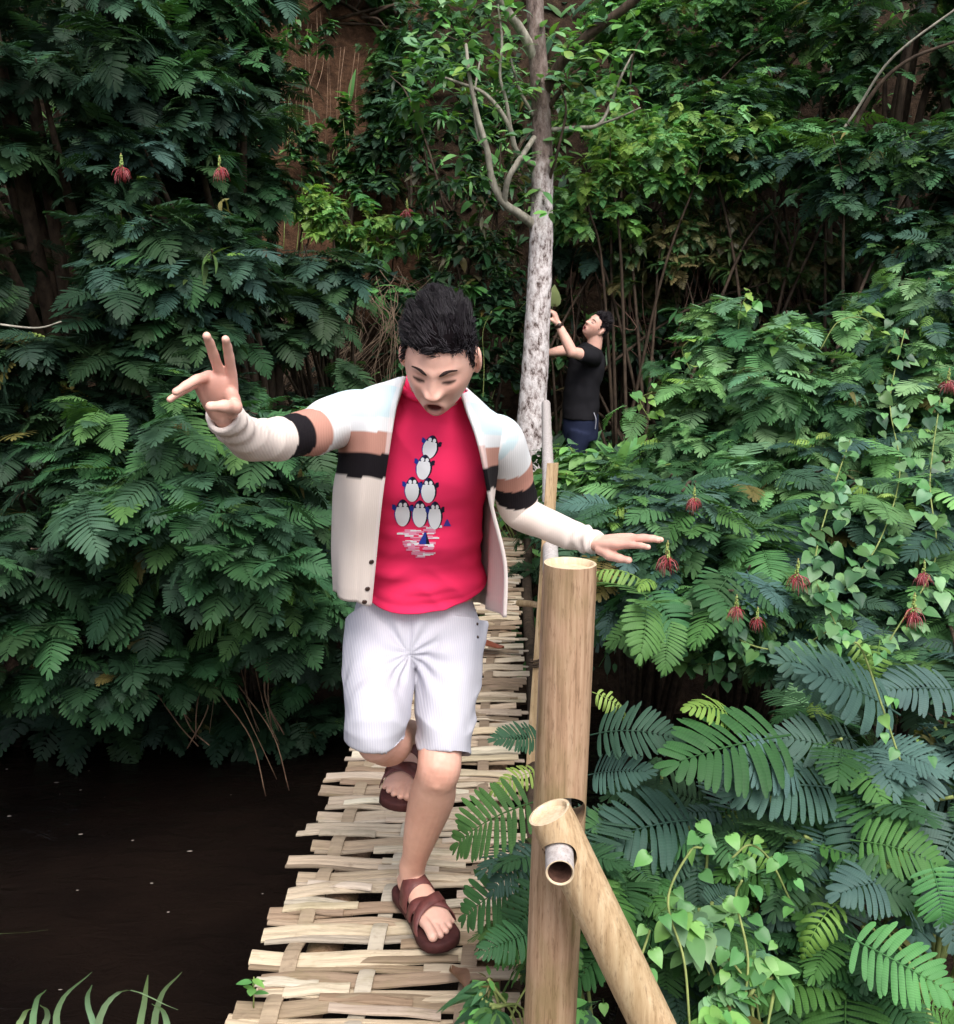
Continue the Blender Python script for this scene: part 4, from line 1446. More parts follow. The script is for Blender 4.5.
# thin veil of hanging roots and climbing leaves on the red earth
cv = []
for k in range(7):
    x = 288 + k * 11 + r_.uniform(-3, 3); y0 = r_.uniform(-10, 60); Y = 9.9
    cv.append([A(x, y0, Y + .15), A(x + r_.uniform(-5, 5), y0 + 50, Y - .15), A(x + r_.uniform(-9, 9), y0 + r_.uniform(80, 150), Y - .4)])
dry_bundle('hanging_roots', 'fine pale roots hanging down the bare red earth bank', 'roots', cv, 68, M_DRY, .0035, .05, 2)
broad_spray_shrub('ivy', 'loose scraps of creeper clinging to the left of the red earth bank', gp(at(300, 120, 9.4).x, 9.2),
      [(A(292, 60, 9.6), (.16, .08, .35), 44), (A(300, 160, 9.2), (.18, .08, .35), 50), (A(328, 45, 9.8), (.10, .06, .22), 14), (A(372, 150, 9.2), (.10, .08, .3), 24)], .10, T_OV + T_LANCE, P_MID + P_DARK[:1] + P_LIGHT[:1], 92, cat='ivy', front=False, nst=3)

vine('climbing_vine', 'thin light green climbing shoots between the prop and the lower right fronds',
     [[A(690, 1030, 1.55), A(684, 960, 1.6), A(668, 900, 1.66), A(690, 852, 1.7), A(704, 848, 1.7)],
      [A(740, 1030, 1.6), A(748, 960, 1.64), A(736, 900, 1.7), A(742, 880, 1.7)],
      [A(640, 1030, 1.55), A(636, 980, 1.6), A(650, 930, 1.66)],
      [A(790, 900, 1.85), A(770, 860, 1.85), A(750, 845, 1.84), A(732, 858, 1.83)],
      [A(900, 760, 2.0), A(880, 700, 2.05), A(862, 650, 2.1), A(850, 640, 2.1)]], .032, P_LIGHT, 33, None, 14)
vine('tendrils', 'pale tendrils curling up above the bright shrub tuft right of the man in black',
     [[A(738, 330, 4.7), A(742, 305, 4.65), A(750, 292, 4.6), A(744, 288, 4.6)], [A(770, 345, 4.6), A(788, 330, 4.5), A(812, 335, 4.45)], [A(690, 370, 4.6), A(682, 350, 4.55), A(690, 340, 4.5)],
      [A(820, 350, 4.5), A(838, 322, 4.5), A(862, 318, 4.5), A(875, 330, 4.5)], [A(650, 420, 4.6), A(640, 400, 4.6), A(652, 392, 4.55)]], .05, P_YOUNG + P_LIGHT[:1], 34, None, 9)
# ================================================================== people
def skin_mat():
    M = Mat('skin', 0.5, 0.35)
    a = M.attr('col')
    n = M.noise(M.coord(), 55, 4)
    n2 = M.noise(M.coord(), 9, 3)
    c = M.mix(1.0, a.outputs['Color'], M.ramp(n2, [(0.3, (.90, .85, .84)), (0.7, (1.06, 1.08, 1.08))]), 'MULTIPLY')
    M.col(M.mix(1.0, c, M.ramp(n, [(0.3, (.95, .93, .92)), (0.7, (1.03, 1.03, 1.03))]), 'MULTIPLY'))
    M.b.inputs['Subsurface Weight'].default_value = 0.12
    M.b.inputs['Subsurface Radius'].default_value = (0.012, 0.005, 0.003)
    M.bump(n, 0.16, 0.002)
    return M.m
M_SKIN = skin_mat()

def cloth_mat(name, attr=True, c=None, stripes=None, rough=0.85, scale=900, bump=0.25):
    M = Mat(name, rough, 0.15)
    if attr:
        col = M.attr('col').outputs['Color']
    else:
        col = M.ramp(M.noise(M.coord(), 6, 3), [(0.3, tuple(x * .96 for x in c)), (0.7, c)])
    n = M.noise(M.coord(), 260, 2)
    if stripes:
        sp, sc, amt = stripes
        sx = M.n('ShaderNodeSeparateXYZ')
        M.l(M.coord(sp), sx.inputs[0])
        w = M.math('SINE', M.math('ADD', M.math('MULTIPLY', sx.outputs[0], sc), M.math('MULTIPLY', sx.outputs[1], sc)))
        col = M.mix(1.0, col, M.ramp(w, [(0.0, amt), (0.8, (1, 1, 1))]), 'MULTIPLY')
        M.bump(w, 0.10, 0.002)
    else:
        M.bump(n, bump, 0.002)
    M.col(col)
    return M.m
M_CARD = cloth_mat('knit', stripes=((1, 0, 0), 1400.0, (.97, .97, .97)))
M_TEE = cloth_mat('pink_jersey', False, lin((248, 52, 102)), bump=.12)
M_SHORT = cloth_mat('seersucker', False, lin((192, 190, 198)), stripes=((1, .25, 0), 1100.0, (.91, .91, .945)))
M_BLACKTEE = cloth_mat('black_jersey', False, lin((27, 26, 30)), bump=.1)
M_TROUSER = cloth_mat('dark_denim', False, lin((30, 36, 58)), bump=.2)
M_HAIR = simple_mat('hair', lin((22, 18, 22)), lin((36, 30, 36)), .55, .3, 120, 0)
M_BROW = simple_mat('brow_hair', lin((48, 38, 38)), lin((70, 56, 54)), .8, .1, 300, .3, .001)
M_SCALP = simple_mat('scalp_shade', lin((16, 13, 15)), lin((20, 16, 18)), 1.0, 0.0, 120, 0)
M_SANDAL = simple_mat('brown_leather', lin((88, 46, 44)), lin((112, 62, 58)), .5, .4, 60, .25, .002)
M_SOLE = simple_mat('sandal_sole', lin((58, 30, 30)), lin((80, 44, 42)), .7, .2, 60, .25, .002)
M_BUTTON = simple_mat('button', lin((40, 26, 22)), lin((60, 40, 34)), .3, .5)
M_EYE = simple_mat('eye', lin((34, 22, 20)), lin((50, 32, 28)), .25, .5)
M_PRINT = None

SKIN = np.array(lin((224, 178, 162)))

def gauss2(x, z, cx, cz, sx, sz):
    return np.exp(-((x - cx) / sx) ** 2 - ((z - cz) / sz) ** 2)

def head_mesh(openm=1.0, nu=120, nv=96):
    th = np.linspace(0, 2 * np.pi, nu, endpoint=False)
    ph = np.linspace(0.02, np.pi - 0.02, nv)
    PH, TH = np.meshgrid(ph, th, indexing='ij')
    dx, dy, dz = np.sin(PH) * np.cos(TH), np.sin(PH) * np.sin(TH), np.cos(PH)
    x, y, z = dx * .0715, dy * .094, dz * .114
    k = np.clip(-z / .114, 0, 1)
    x = x * (1 - .25 * k ** 2.1)
    back = y > 0
    y = np.where(back, y * (1 - .45 * k ** 1.4), y * (1 - .02 * k))
    # square the jaw and flatten the face a little
    fr = sstep(0.0, .05, -y)
    y = np.where(~back, y * (1 + .10 * k ** 2), y)
    # lower face: push the jaw forward so the chin is under the mouth
    y = y - .020 * k ** 1.5 * fr
    f = fr
    D = np.zeros_like(x)
    ax = np.abs(x)
    D += .0050 * gauss2(ax, z, .028, .020, .022, .009)            # brow
    D += .004 * gauss2(x, z, 0, .05, .05, .03)
    D -= .0105 * gauss2(ax, z, .031, .002, .016, .011)            # sockets
    D += .0068 * gauss2(ax, z, .032, .001, .0135, .0065)           # closed lids
    rid = np.clip((.028 - z) / .060, 0, 1)
    D += np.where((z < .03) & (z > -.055), 1, 0) * (.003 + .0185 * rid ** 1.5) * np.exp(-(x / (.0090 + .0050 * rid)) ** 2) * sstep(-.042, -.033, z) * sstep(.034, .015, z)
    D += .0115 * gauss2(ax, z, .0140, -.028, .0075, .008)          # nostril wings
    D -= .004 * gauss2(ax, z, .020, -.034, .004, .008)
    D += .0065 * gauss2(ax, z, .044, -.018, .022, .024)           # cheeks
    D -= .002 * gauss2(ax, z, .028, -.048, .008, .014)
    # mouth
    mz = -.070
    e = ((x - .0) / .0160) ** 2 + ((z - mz) / (.0118 * openm + .002)) ** 2
    D += .0060 * np.exp(-((np.sqrt(e) - 1.25) / .38) ** 2)
    D -= .0105 * sstep(1.12, .70, np.sqrt(e))
    D += .007 * gauss2(x, z, 0, -.100, .022, .012)                # chin
    y = y - D * f
    V = np.stack([x.ravel(), y.ravel(), z.ravel()], 1)
    F = []
    for i in range(nv - 1):
        for j in range(nu):
            j2 = (j + 1) % nu
            F.append((i * nu + j, (i + 1) * nu + j, (i + 1) * nu + j2, i * nu + j2))
    F.append(tuple(range(nu)))
    F.append(tuple((nv - 1) * nu + j for j in range(nu - 1, -1, -1)))
    return V, F

def frame(xv, zv):
    x = Vector(xv).normalized()
    z = Vector(zv)
    z = (z - x * z.dot(x)).normalized()
    return x, z

def hand_pieces(mb, Wp, X, Z, Yhint, fingers, thumb, s=1.0, fat=1.0):
    """palm, four separate fingers and a thumb; directions in hand axes (x fingers, y thumb side, z back)"""
    X, Z = frame(X, Z)
    Y = Z.cross(X)
    if Y.dot(Vector(Yhint)) < 0: Y = -Y
    Wp = Vector(Wp)
    def P(p): return Wp + (X * p[0] + Y * p[1] + Z * p[2]) * s
    def Dv(d): return (X * d[0] + Y * d[1] + Z * d[2]).normalized()
    kn = [(.090, .030, .003), (.094, .0085, .006), (.089, -.0135, .004), (.080, -.034, -.001)]
    wr = [(.0, .013, 0), (.0, .005, .001), (.0, -.006, .001), (.0, -.015, 0)]
    for a, b in zip(wr, kn):
        v, f = tube([P(a), P([(a[i] * .5 + b[i] * .5) for i in range(3)]), P(b)], [.015 * s, .0145 * s, .0112 * s], 12)
        mb.add(v, f)
    v, f = ellipsoid(P((.05, 0, -.003)), (.048 * s, .036 * s, .0145 * s), Matrix((X, Y, Z)).transposed(), 18, 12)
    mb.add(v, f)
    v, f = ellipsoid(P((.038, .024, -.012)), (.034 * s, .016 * s, .015 * s), Matrix((X, Y, Z)).transposed(), 14, 10)
    mb.add(v, f)
    lens = [(.043, .026, .021), (.047, .030, .022), (.043, .027, .021), (.034, .020, .019)]
    rads = [(.0098, .0090, .0082, .0070), (.0100, .0092, .0084, .0072), (.0096, .0088, .0080, .0068), (.0086, .0078, .0070, .0060)]
    tips = []
    for b, L, rr, ds in zip(kn, lens, rads, fingers):
        p = P(b)
        pts = [p - Dv(ds[0]) * .006 * s, p]
        rr = tuple(q * fat for q in rr)
        ra = [rr[0] * s, rr[0] * s]
        for l, r_, d in zip(L, rr[1:], ds):
            q = p + Dv(d) * l * s
            pts += [p.lerp(q, .5), q]
            ra += [r_ * .98 * s, r_ * s]
            p = q
        v, f = tube(pts, ra, 12, 26)
        mb.add(v, f)
        tips.append((p, Dv(ds[-1]), Z))
    p = P((.020, .022, -.008))
    pts, ra = [p], [.0150 * s * fat]
    for l, r_, d in zip((.044, .033, .026), (.0132, .0112, .0088), thumb):
        q = p + Dv(d) * l * s
        pts += [p.lerp(q, .5), q]; ra += [r_ * fat * s, r_ * fat * s]
        p = q
    v, f = tube(pts, ra, 12, 22)
    mb.add(v, f)

class Foot:
    def __init__(self, heel, F, U, medial, s=1.06):
        self.o = Vector(heel)
        self.F, self.U = frame(F, U)
        self.S = self.U.cross(self.F)
        if self.S.dot(Vector(medial)) < 0: self.S = -self.S
        self.s = s
    def P(self, x, y, z):
        return self.o + (self.F * x + self.S * y + self.U * z) * self.s
    def pieces(self, mb, ankle_pts):
        s = self.s
        rows = [(.012, .020, .018, .024), (.04, .030, .030, .031), (.08, .031, .036, .037), (.12, .035, .029, .031), (.165, .041, .020, .022), (.195, .042, .014, .016)]
        v, f = tube([self.P(x, 0, z) for x, a, b, z in rows], [(a * s, b * s) for x, a, b, z in rows], 22, 28, ref=self.U)
        mb.add(v, f)
        toes = [((.18, .027), (.247, .031), .0150, .0125, .016), ((.185, .008), (.244, .011), .0105, .0090, .012), ((.18, -.008), (.234, -.008), .0100, .0085, .011), ((.172, -.022), (.220, -.0235), .0095, .0082, .010), ((.162, -.034), (.204, -.0375), .0092, .0080, .0095)]
        for a, b, r0, r1, z in toes:
            v, f = tube([self.P(a[0], a[1], z + .002), self.P((a[0] + b[0]) / 2, (a[1] + b[1]) / 2, z + .003), self.P(b[0], b[1], z - .002)], [r0 * s, r1 * s * .95, r1 * s], 12, 10)
            mb.add(v, f)
    def sandal(self, parent):
        s = self.s
        xs = [-.016, -.010, .0, .02, .05, .09, .13, .17, .205, .235, .255, .268, .272]
        wl = [.006, .022, .031, .037, .038, .037, .040, .046, .051, .050, .040, .022, .006]
        off = [0, 0, 0, 0, 0, 0, 0, .001, .003, .005, .008, .010, .011]
        mb = MB()
        V, F = [], []
        n = len(xs)
        prof = [(.90, -.024), (1.0, -.021), (1.0, -.006), (.97, -.001), (.90, .001)]
        loop = [(x, o + w) for x, w, o in zip(xs, wl, off)] + [(x, o - w) for x, w, o in reversed(list(zip(xs, wl, off)))]
        m = len(loop)
        for (k, z) in prof:
            for (x, y) in loop:
                V.append(self.P(.128 + (x - .128) * (1 - (1 - k) * .3), y * (k if k < 1 else 1), z + .010 * max(0, (x - .2) / .07) ** 2 * .4))
        for i in range(len(prof) - 1):
            for j in range(m):
                j2 = (j + 1) % m
                F.append((i * m + j, i * m + j2, (i + 1) * m + j2, (i + 1) * m + j))
        for (row, fl) in ((0, 1), (len(prof) - 1, 0)):
            for j in range(n - 1):
                q = (row * m + j, row * m + j + 1, row * m + m - 2 - j, row * m + m - 1 - j)
                F.append(q if not fl else q[::-1])
        mb.add(V, F)
        so = build(mb, 'sandal', M_SOLE, parent, True)
        zt = lambda x: np.interp(x, [.05, .08, .12, .165, .2, .24], [.082, .0755, .0635, .0450, .0335, .028])
        hw = lambda x: np.interp(x, [.05, .08, .12, .165, .2, .24], [.0375, .0365, .0400, .0460, .0485, .046])
        for (xa, xb, wd, lift) in ((.092, .088, .046, 0), (.138, .186, .027, .002), (.196, .132, .027, .0045)):
            m2 = MB()
            V, F = [], []
            N = 26
            for k in range(N + 1):
                a = math.pi * k / N
                x = xa + (xb - xa) * (k / N)
                tang = (xb - xa) / (2 * hw(x))
                c = math.cos(a); sn = max(0.0, math.sin(a))
                yy = (abs(c) ** .8) * (1 if c >= 0 else -1)
                zz = sn ** .75
                for (t, o) in ((-1, 0), (-.92, .0028), (.92, .0028), (1, 0)):
                    xx = x + t * wd / 2
                    V.append(self.P(xx, yy * (hw(xx) + o + lift), zz * (zt(xx) + o + lift) - .002))
            for k in range(N):
                for j in range(3):
                    F.append((k * 4 + j, k * 4 + j + 1, k * 4 + j + 5, k * 4 + j + 4))
            m2.add(V, F)
            ob = build(m2, 'strap', M_SANDAL, so, True)
            ob.location = -ob.parent.location if False else (0, 0, 0)
        return so

def color_body(me, Minv, regions, lips=True, legs=None):
    V = co_of(me)
    n = len(V)
    C = np.tile(SKIN, (n, 1))
    H = np.array([Minv @ Vector(p) for p in V]) if n < 1 else (V @ np.array(Minv.to_3x3()).T + np.array(Minv.translation))
    x, y, z = H[:, 0], H[:, 1], H[:, 2]
    f = ((y < -.03) & (np.abs(x) < .075) & (np.abs(z) < .13)).astype(float)
    def blend(mask, c, C):
        return C * (1 - mask[:, None]) + np.array(c) * mask[:, None]
    C = blend(.28 * f * gauss2(np.abs(x), z, .044, -.02, .022, .018), lin((214, 138, 124)), C)
    C = blend(.22 * f * gauss2(x, z, 0, -.03, .014, .012), lin((206, 130, 116)), C)
    if lips:
        e = np.sqrt((x / .0160) ** 2 + ((z + .070) / .0130) ** 2)
        C = blend(.75 * f * np.exp(-((e - 1.18) / .22) ** 2), lin((188, 108, 106)), C)
        C = blend(f * sstep(1.0, .80, e), lin((104, 40, 42)), C)
        C = blend(.12 * f * gauss2(x, z, 0, -.045, .018, .006), lin((150, 118, 108)), C)
    # lashes: dark line of the lowered lids
    lz = -.0035 + .10 * (np.abs(x) - .032) ** 2 / .03
    for _ in range(1):
        C = blend(.97 * f * np.exp(-((z - lz + .000) / (.0018 + .0022 * np.clip(1 - ((np.abs(x) - .030) / .014) ** 2, 0, 1))) ** 2) * sstep(.0150, .0110, np.abs(np.abs(x) - .0300)), lin((36, 24, 24)), C)
        C = blend(.75 * f * gauss2(np.abs(x), z, .0300, -.0068, .0065, .0028), lin((52, 34, 30)), C)
    for (P, r, c, a) in regions:
        d = np.linalg.norm(V - np.array(P), axis=1)
        C = blend(a * np.exp(-(d / r) ** 2), c, C)
    set_col(me, C)

def body_object(mb, parent, voxel, smooth, Minv, regions=(), name='body'):
    me = fuse(mb, voxel, smooth, .45)
    color_body(me, Minv, regions)
    shift(me, parent)
    return link(name, me, M_SKIN, parent)

def eyebrows(Mh, parent, furrow=1.0):
    bo = [c for c in parent.children if c.name.startswith('body')][0]
    off = base_of(parent)
    bvh = BVHTree.FromPolygons([v.co + off for v in bo.data.vertices], [tuple(p.vertices) for p in bo.data.polygons])
    Mi = Mh.inverted()
    for s in (-1, 1):
        mb = MB()
        pts, ra = [], []
        for t in np.linspace(0, 1, 7):
            x = s * (.0135 + .031 * t)
            z = .0160 + .0125 * furrow * t - .006 * t * t + .004 * math.sin(math.pi * t)
            hit = bvh.ray_cast(Mh @ Vector((x, -.3, z)), Mh.to_3x3() @ Vector((0, 1, 0)))
            y = (Mi @ hit[0]).y if hit[0] is not None else -.09
            pts.append(Mh @ Vector((x, y + .0004, z)))
            w = .0038 * (1 - .72 * t ** 2) * min(1, .55 + t * 2.5) + .0004
            ra.append((w, .0014))
        v, f = tube(pts, ra, 8, 16, ref=Mh.to_3x3() @ Vector((0, -1, 0)))
        mb.add(v, f)
        build(mb, 'eyebrow', M_BROW, parent)

def hair_object(Mh, parent, seed, nst, top_len, side_len, sweep, lod=1):
    r = random.Random(seed)
    V, F = head_mesh(nu=64, nv=48)
    hl = np.array(V)
    x, y, z = hl[:, 0], hl[:, 1], hl[:, 2]
    front = .056 + .004 * np.cos(x * 60)
    # hair region: above the hairline in front, behind the temples at the sides, down to the nape behind
    line = np.where(y < -.045, front - .35 * np.clip(np.abs(x) - .048, 0, 1), np.interp(y, [-.045, -.036, -.022, -.008, .022, .034, .06, .1], [.045, .012, -.012, .026, .030, -.02, -.055, -.06]))
    reg = z > line
    mb = MB()
    n = hl / (np.linalg.norm(hl, axis=1)[:, None])
    topn = sstep(.03, .09, z)
    off = .002 + .006 * topn + .003 * vnoise(hl, 60)
    hv = hl + n * (off * reg)[:, None] - n * (.004 * (~reg))[:, None]
    keep = [f for f in F if sum(reg[i] for i in f) >= len(f) - 1]
    mb.add([Mh @ Vector(p) for p in hv], keep)
    idx = [i for i in range(len(hl)) if reg[i]]
    w = np.array([max(.30, math.sqrt(max(1e-6, 1 - (hl[i][2] / .12) ** 2))) * (4.0 if hl[i][2] > .108 else 1.0) for i in idx])
    w = w / w.sum()
    ch = np.random.default_rng(seed).choice(idx, nst, p=w)
    # tufts that strands gather into
    top_idx = [i for i in idx if topn[i] > .15]
    tufts = []
    for i in r.sample(top_idx, min(110, len(top_idx))):
        nn = Vector(n[i]); t = float(topn[i])
        dd = (nn * .55 + Vector(sweep(hl[i], t)) * .75 + Vector((r.gauss(0, .22), r.gauss(0, .22), r.gauss(0, .1)))).normalized()
        tufts.append((Vector(hl[i]), Vector(hl[i]) + dd * (side_len * (1 - t) + top_len * t) * r.uniform(.9, 1.45)))
    for i in ch:
        p = hl[i] + np.array((r.gauss(0, .003), r.gauss(0, .003), r.gauss(0, .003)))
        nn = n[i]
        t = float(topn[i])
        L = (side_len * (1 - t) + top_len * t) * r.uniform(.65, 1.2)
        clump = math.floor(hl[i][0] * 90) * 1.7 + math.floor(hl[i][1] * 80) * 2.3
        sw = Vector(sweep(hl[i], t)) + Vector((math.sin(clump * 5.1), math.sin(clump * 3.7 + 1), math.sin(clump * 2.9 + 2))) * .22 + Vector((r.gauss(0, .12), r.gauss(0, .12), r.gauss(0, .12)))
        d0 = (Vector(nn) * (.25 + .5 * t) + sw * .8).normalized()
        d1 = (Vector(nn) * (.05 + .3 * t) + sw).normalized()
        a = Vector(p) + Vector(nn) * (.000 + .004 * t)
        b = a + d0 * L * .55
        c = b + d1 * L * .45
        if t > .1:
            tf = min(tufts, key=lambda q: (q[0] - a).length_squared)
            c = c.lerp(tf[1], .62 * min(1, t * 1.5)); b = b.lerp(a.lerp(tf[1], .55), .45)
        wd = .0011 * lod
        side = d0.cross(Vector(nn) + Vector((.01, 0, 0)))
        if side.length < 1e-4: side = Vector((1, 0, 0))
        side.normalize()
        up = side.cross(d0).normalized()
        vs_, fs = [], []
        for k, (q, ww) in enumerate(((a, wd), (b, wd * .8), (c, wd * .15))):
            vs_ += [q + side * ww, q - side * ww * .5 + up * ww * .8, q - side * ww * .5 - up * ww * .8]
        for k in range(2):
            for j in range(3):
                fs.append((k * 3 + j, k * 3 + (j + 1) % 3, (k + 1) * 3 + (j + 1) % 3, (k + 1) * 3 + j))
        mb.add([Mh @ q for q in vs_], fs)
    o = build(mb, 'hair', [M_HAIR, M_SCALP], parent)
    mi = np.zeros(len(o.data.polygons), dtype=np.int32)
    mi[:len(keep)] = 1
    o.data.polygons.foreach_set('material_index', mi)
    return o

def head_matrix(fwd, up, origin):
    f = Vector(fwd).normalized()
    u = Vector(up)
    u = (u - f * u.dot(f)).normalized()
    y = -f
    x = y.cross(u)
    M = Matrix((x, y, u)).transposed().to_4x4()
    M.translation = origin
    return M

# ------------------------------------------------------------------ the running man
def running_man():
    heelL = Vector((at(403, 894, 2.40).x, 2.40, .030))
    root = thing('person', 'man running towards us in a pink shirt, striped cardigan and white shorts', 'person', (heelL.x + .05, 2.3, .008))
    mb = MB()
    # head
    pt_ = R(31)
    fwd = Vector((-.13, -math.cos(pt_), -math.sin(pt_)))
    Mh = head_matrix(fwd, (0.02, -math.sin(pt_), math.cos(pt_)), (0, 0, 0))
    mouth = at(433, 408.5, 2.00)
    Mh.translation = mouth - (Mh.to_3x3() @ Vector((0, -.098, -.066))) + Vector((0, 0, -.004))
    Hc = Mh.translation.copy()
    v, f = head_mesh()
    mb.add([Mh @ Vector(p) for p in v], f)
    for s in (-1, 1):
        e = Mh @ Vector((s * .0755, .006, -.004))
        rot = Mh.to_3x3() @ Matrix.Rotation(s * R(28), 3, 'Z')
        v, f = ellipsoid(e, (.0065, .018, .029), rot)
        mb.add(v, f)
        v, f = ellipsoid(Mh @ Vector((s * .074, .004, -.026)), (.006, .009, .010), rot)
        mb.add(v, f)
    # joints
    shR, elR, wrR = at(350, 418, 2.25), at(262, 443, 1.97), at(224, 413, 1.78)
    shL, elL, wrL = at(494, 434, 2.28), at(521, 512, 2.42), at(599, 543, 2.25)
    SLEEVE_R = [at(375, 420, 2.26), at(345, 419, 2.22), at(312, 431, 2.10), at(282, 438, 2.02), at(258, 440, 1.955), at(238, 432, 1.87), at(223, 414, 1.79)]
    SLEEVE_L = [at(472, 440, 2.27), at(497, 444, 2.30), at(512, 478, 2.38), at(521, 512, 2.425), at(548, 525, 2.37), at(577, 536, 2.305), at(598, 543, 2.255)]
    hipR, hipL = at(385, 630, 2.45), at(448, 630, 2.46)
    knR, knL = at(376, 742, 2.19), at(439, 768, 2.22)
    nb = at(434, 398, 2.22)
    v, f = tube([nb + Vector((0, .02, -.03)), nb.lerp(Hc, .5) + Vector((0, .015, 0)), Hc + Vector((0, .025, -.03))], [.066, .057, .058], 20)
    mb.add(v, f)
    c0, c1, c2, c3 = at(417, 615, 2.45), at(420, 540, 2.39), at(424, 465, 2.28), at(430, 418, 2.24)
    v, f = tube([c0, c1, c2, c3, nb], [(.145, .10), (.125, .09), (.140, .095), (.115, .07), (.056, .05)], 28, 24, ref=(0, -1, 0))
    mb.add(v, f)
    for sh in (shR, shL):
        v, f = tube([c3.lerp(sh, .4), sh], [.045, .040], 16)
        mb.add(v, f)
    for sh, el, wr in ((shR, elR, wrR), (shL, elL, wrL)):
        v, f = tube(SLEEVE_R[1:] if sh is shR else SLEEVE_L[1:], [.036, .030, .026, .025, .0235, .021], 16, 40)
        mb.add(v, f)
    # hands
    hx = at(207, 343, 1.69) - wrR
    hand_pieces(mb, wrR, hx, (-.10, 1, .10), (1, 0, 0),
                [((.98, .08, -.06), (.98, .05, -.12), (.95, .04, -.26)),
                 ((.98, -.05, -.10), (.98, -.03, -.17), (.94, -.02, -.33)),
                 ((.48, -.36, -.80), (.15, -.62, -.77), (-.05, -.75, -.66)),
                 ((.30, -.46, -.84), (.05, -.68, -.72), (-.15, -.78, -.6))],
                ((.62, .20, -.75), (.62, -.45, -.60), (.40, -.80, -.40)), .92, 1.12)
    hx = at(652, 541, 2.14) - wrL
    hand_pieces(mb, wrL, hx, (-.1, -.25, 1), (0, -1, 0),
                [((.99, .03, .02), (.98, .0, -.10), (.96, 0, -.20)),
                 ((.99, -.04, .06), (.98, -.04, -.05), (.97, -.04, -.15)),
                 ((.97, -.12, -.02), (.96, -.12, -.16), (.94, -.12, -.28)),
                 ((.90, -.24, -.18), (.90, -.24, -.32), (.88, -.24, -.40))],
                ((.86, .34, -.26), (.95, .10, -.22), (.97, .02, -.18)), .90, 1.08)
    # legs and feet
    FL = Foot(heelL, (.138, -.265, 0), (0, 0, 1), (-1, 0, 0), 1.04)
    hR, tR = at(413, 752, 2.60), at(396, 799, 2.36)
    FR = Foot(hR, tR - hR, (.08, .05, 1), (1, 0, 0), 1.0)
    anL, anR = FL.P(.062, 0, .085), FR.P(.050, 0, .085)
    v, f = tube([hipL, hipL.lerp(knL, .5), knL.lerp(hipL, .12), knL, knL.lerp(anL, .12), knL.lerp(anL, .32) + Vector((.003, .012, 0)), knL.lerp(anL, .62) + Vector((0, .006, 0)), knL.lerp(anL, .88), anL, FL.P(.058, 0, .04)],
                [.070, .060, .053, .0525, .051, .0565, .046, .034, .034, .030], 24, 60)
    mb.add(v, f)
    v, f = tube([knL + Vector((-.004, -.022, .012)), knL + Vector((-.004, -.026, -.02))], [.030, .026], 14)
    mb.add(v, f)
    v, f = tube([hipR, hipR.lerp(knR, .5), knR.lerp(hipR, .15), knR, knR.lerp(anR, .12) + Vector((0, 0, -.004)), knR.lerp(anR, .35) + Vector((0, .0, -.014)), knR.lerp(anR, .68), anR, FR.P(.05, 0, .04)],
                [.066, .056, .046, .045, .048, .054, .040, .033, .030], 24, 60)
    mb.add(v, f)
    FL.pieces(mb, None)
    FR.pieces(mb, None)
    regs = [(knL + Vector((0, -.05, 0)), .045, lin((206, 146, 128)), .55)]
    red = lin((222, 150, 138))
    regs += [(wrR + (at(211, 340, 1.75) - wrR).normalized() * .07, .06, red, .5), (at(640, 543, 2.15), .06, red, .3)]
    regs += [(knL.lerp(anL, k), .16, lin((206, 156, 130)), .5) for k in (.3, .8)]
    body_object(mb, root, .0027, 3, Mh.inverted(), regs)
    eyebrows(Mh, root, .72)
    def sweep(p, t):
        return (-.45 + p[0] * 3, .75 * t - .10, .12 * t - .75 * (1 - t))
    hair_object(Mh, root, 9, 13000, .031, .010, sweep)

    # t-shirt: one lofted garment with folds
    tc = [at(421, 578, 2.44), at(421, 560, 2.425), at(421, 530, 2.385), at(423, 495, 2.32), at(425, 460, 2.27), at(429, 425, 2.235), at(432, 405, 2.215), at(434, 392, 2.195), at(435, 384, 2.18)]
    tr = [(.158, .140), (.156, .137), (.149, .130), (.152, .124), (.160, .121), (.140, .100), (.098, .080), (.070, .066), (.060, .058)]
    v, f = tube(tc, tr, 160, 220, ref=(0, -1, 0), cap='flat')
    v = np.array(v)
    nrow = len(v) // 160
    row = np.repeat(np.arange(nrow), 160) / (nrow - 1)
    cen = np.repeat(np.array([v[i * 160:(i + 1) * 160].mean(0) for i in range(nrow)]), 160, 0)
    d = v - cen
    d /= np.linalg.norm(d, axis=1)[:, None]
    front = np.clip(-d[:, 1], 0, 1)
    wr_ = .013 * vnoise(v, (5, 5, 9), 1) + .011 * vnoise(v, (9, 9, 26), 4) * sstep(.6, .1, row)
    # diagonal drag folds from the shoulders to the belly, and a gathered hem
    u = v[:, 0] * .75 + v[:, 2] * .66
    wr_ += .0085 * (.5 - np.abs(np.sin(u * 26 + 2.2 * vnoise(v, 4, 8)))) * sstep(-.35, .35, vnoise(v, 5, 13)) * sstep(.35, .75, row) * front * sstep(1.0, .85, row)
    wr_ += .0085 * (.5 - np.abs(np.sin((v[:, 2] + .12 * np.abs(d[:, 0])) * 40 + 2.2 * vnoise(v, 5, 3)))) * sstep(-.3, .3, vnoise(v, 6, 23)) * sstep(.40, .06, row) * (.35 + .65 * np.abs(d[:, 0]))
    wr_ += .006 * sstep(.035, .0, row)
    v = v + d * wr_[:, None]
    # hem hangs lower in front
    v[:, 2] -= .010 * front * sstep(.12, 0, row)
    mt = MB()
    mt.add([tuple(p) for p in v], f)
    tee = build(mt, 't_shirt', M_TEE, root)
    m2 = MB()
    cc = at(432, 391, 2.19)
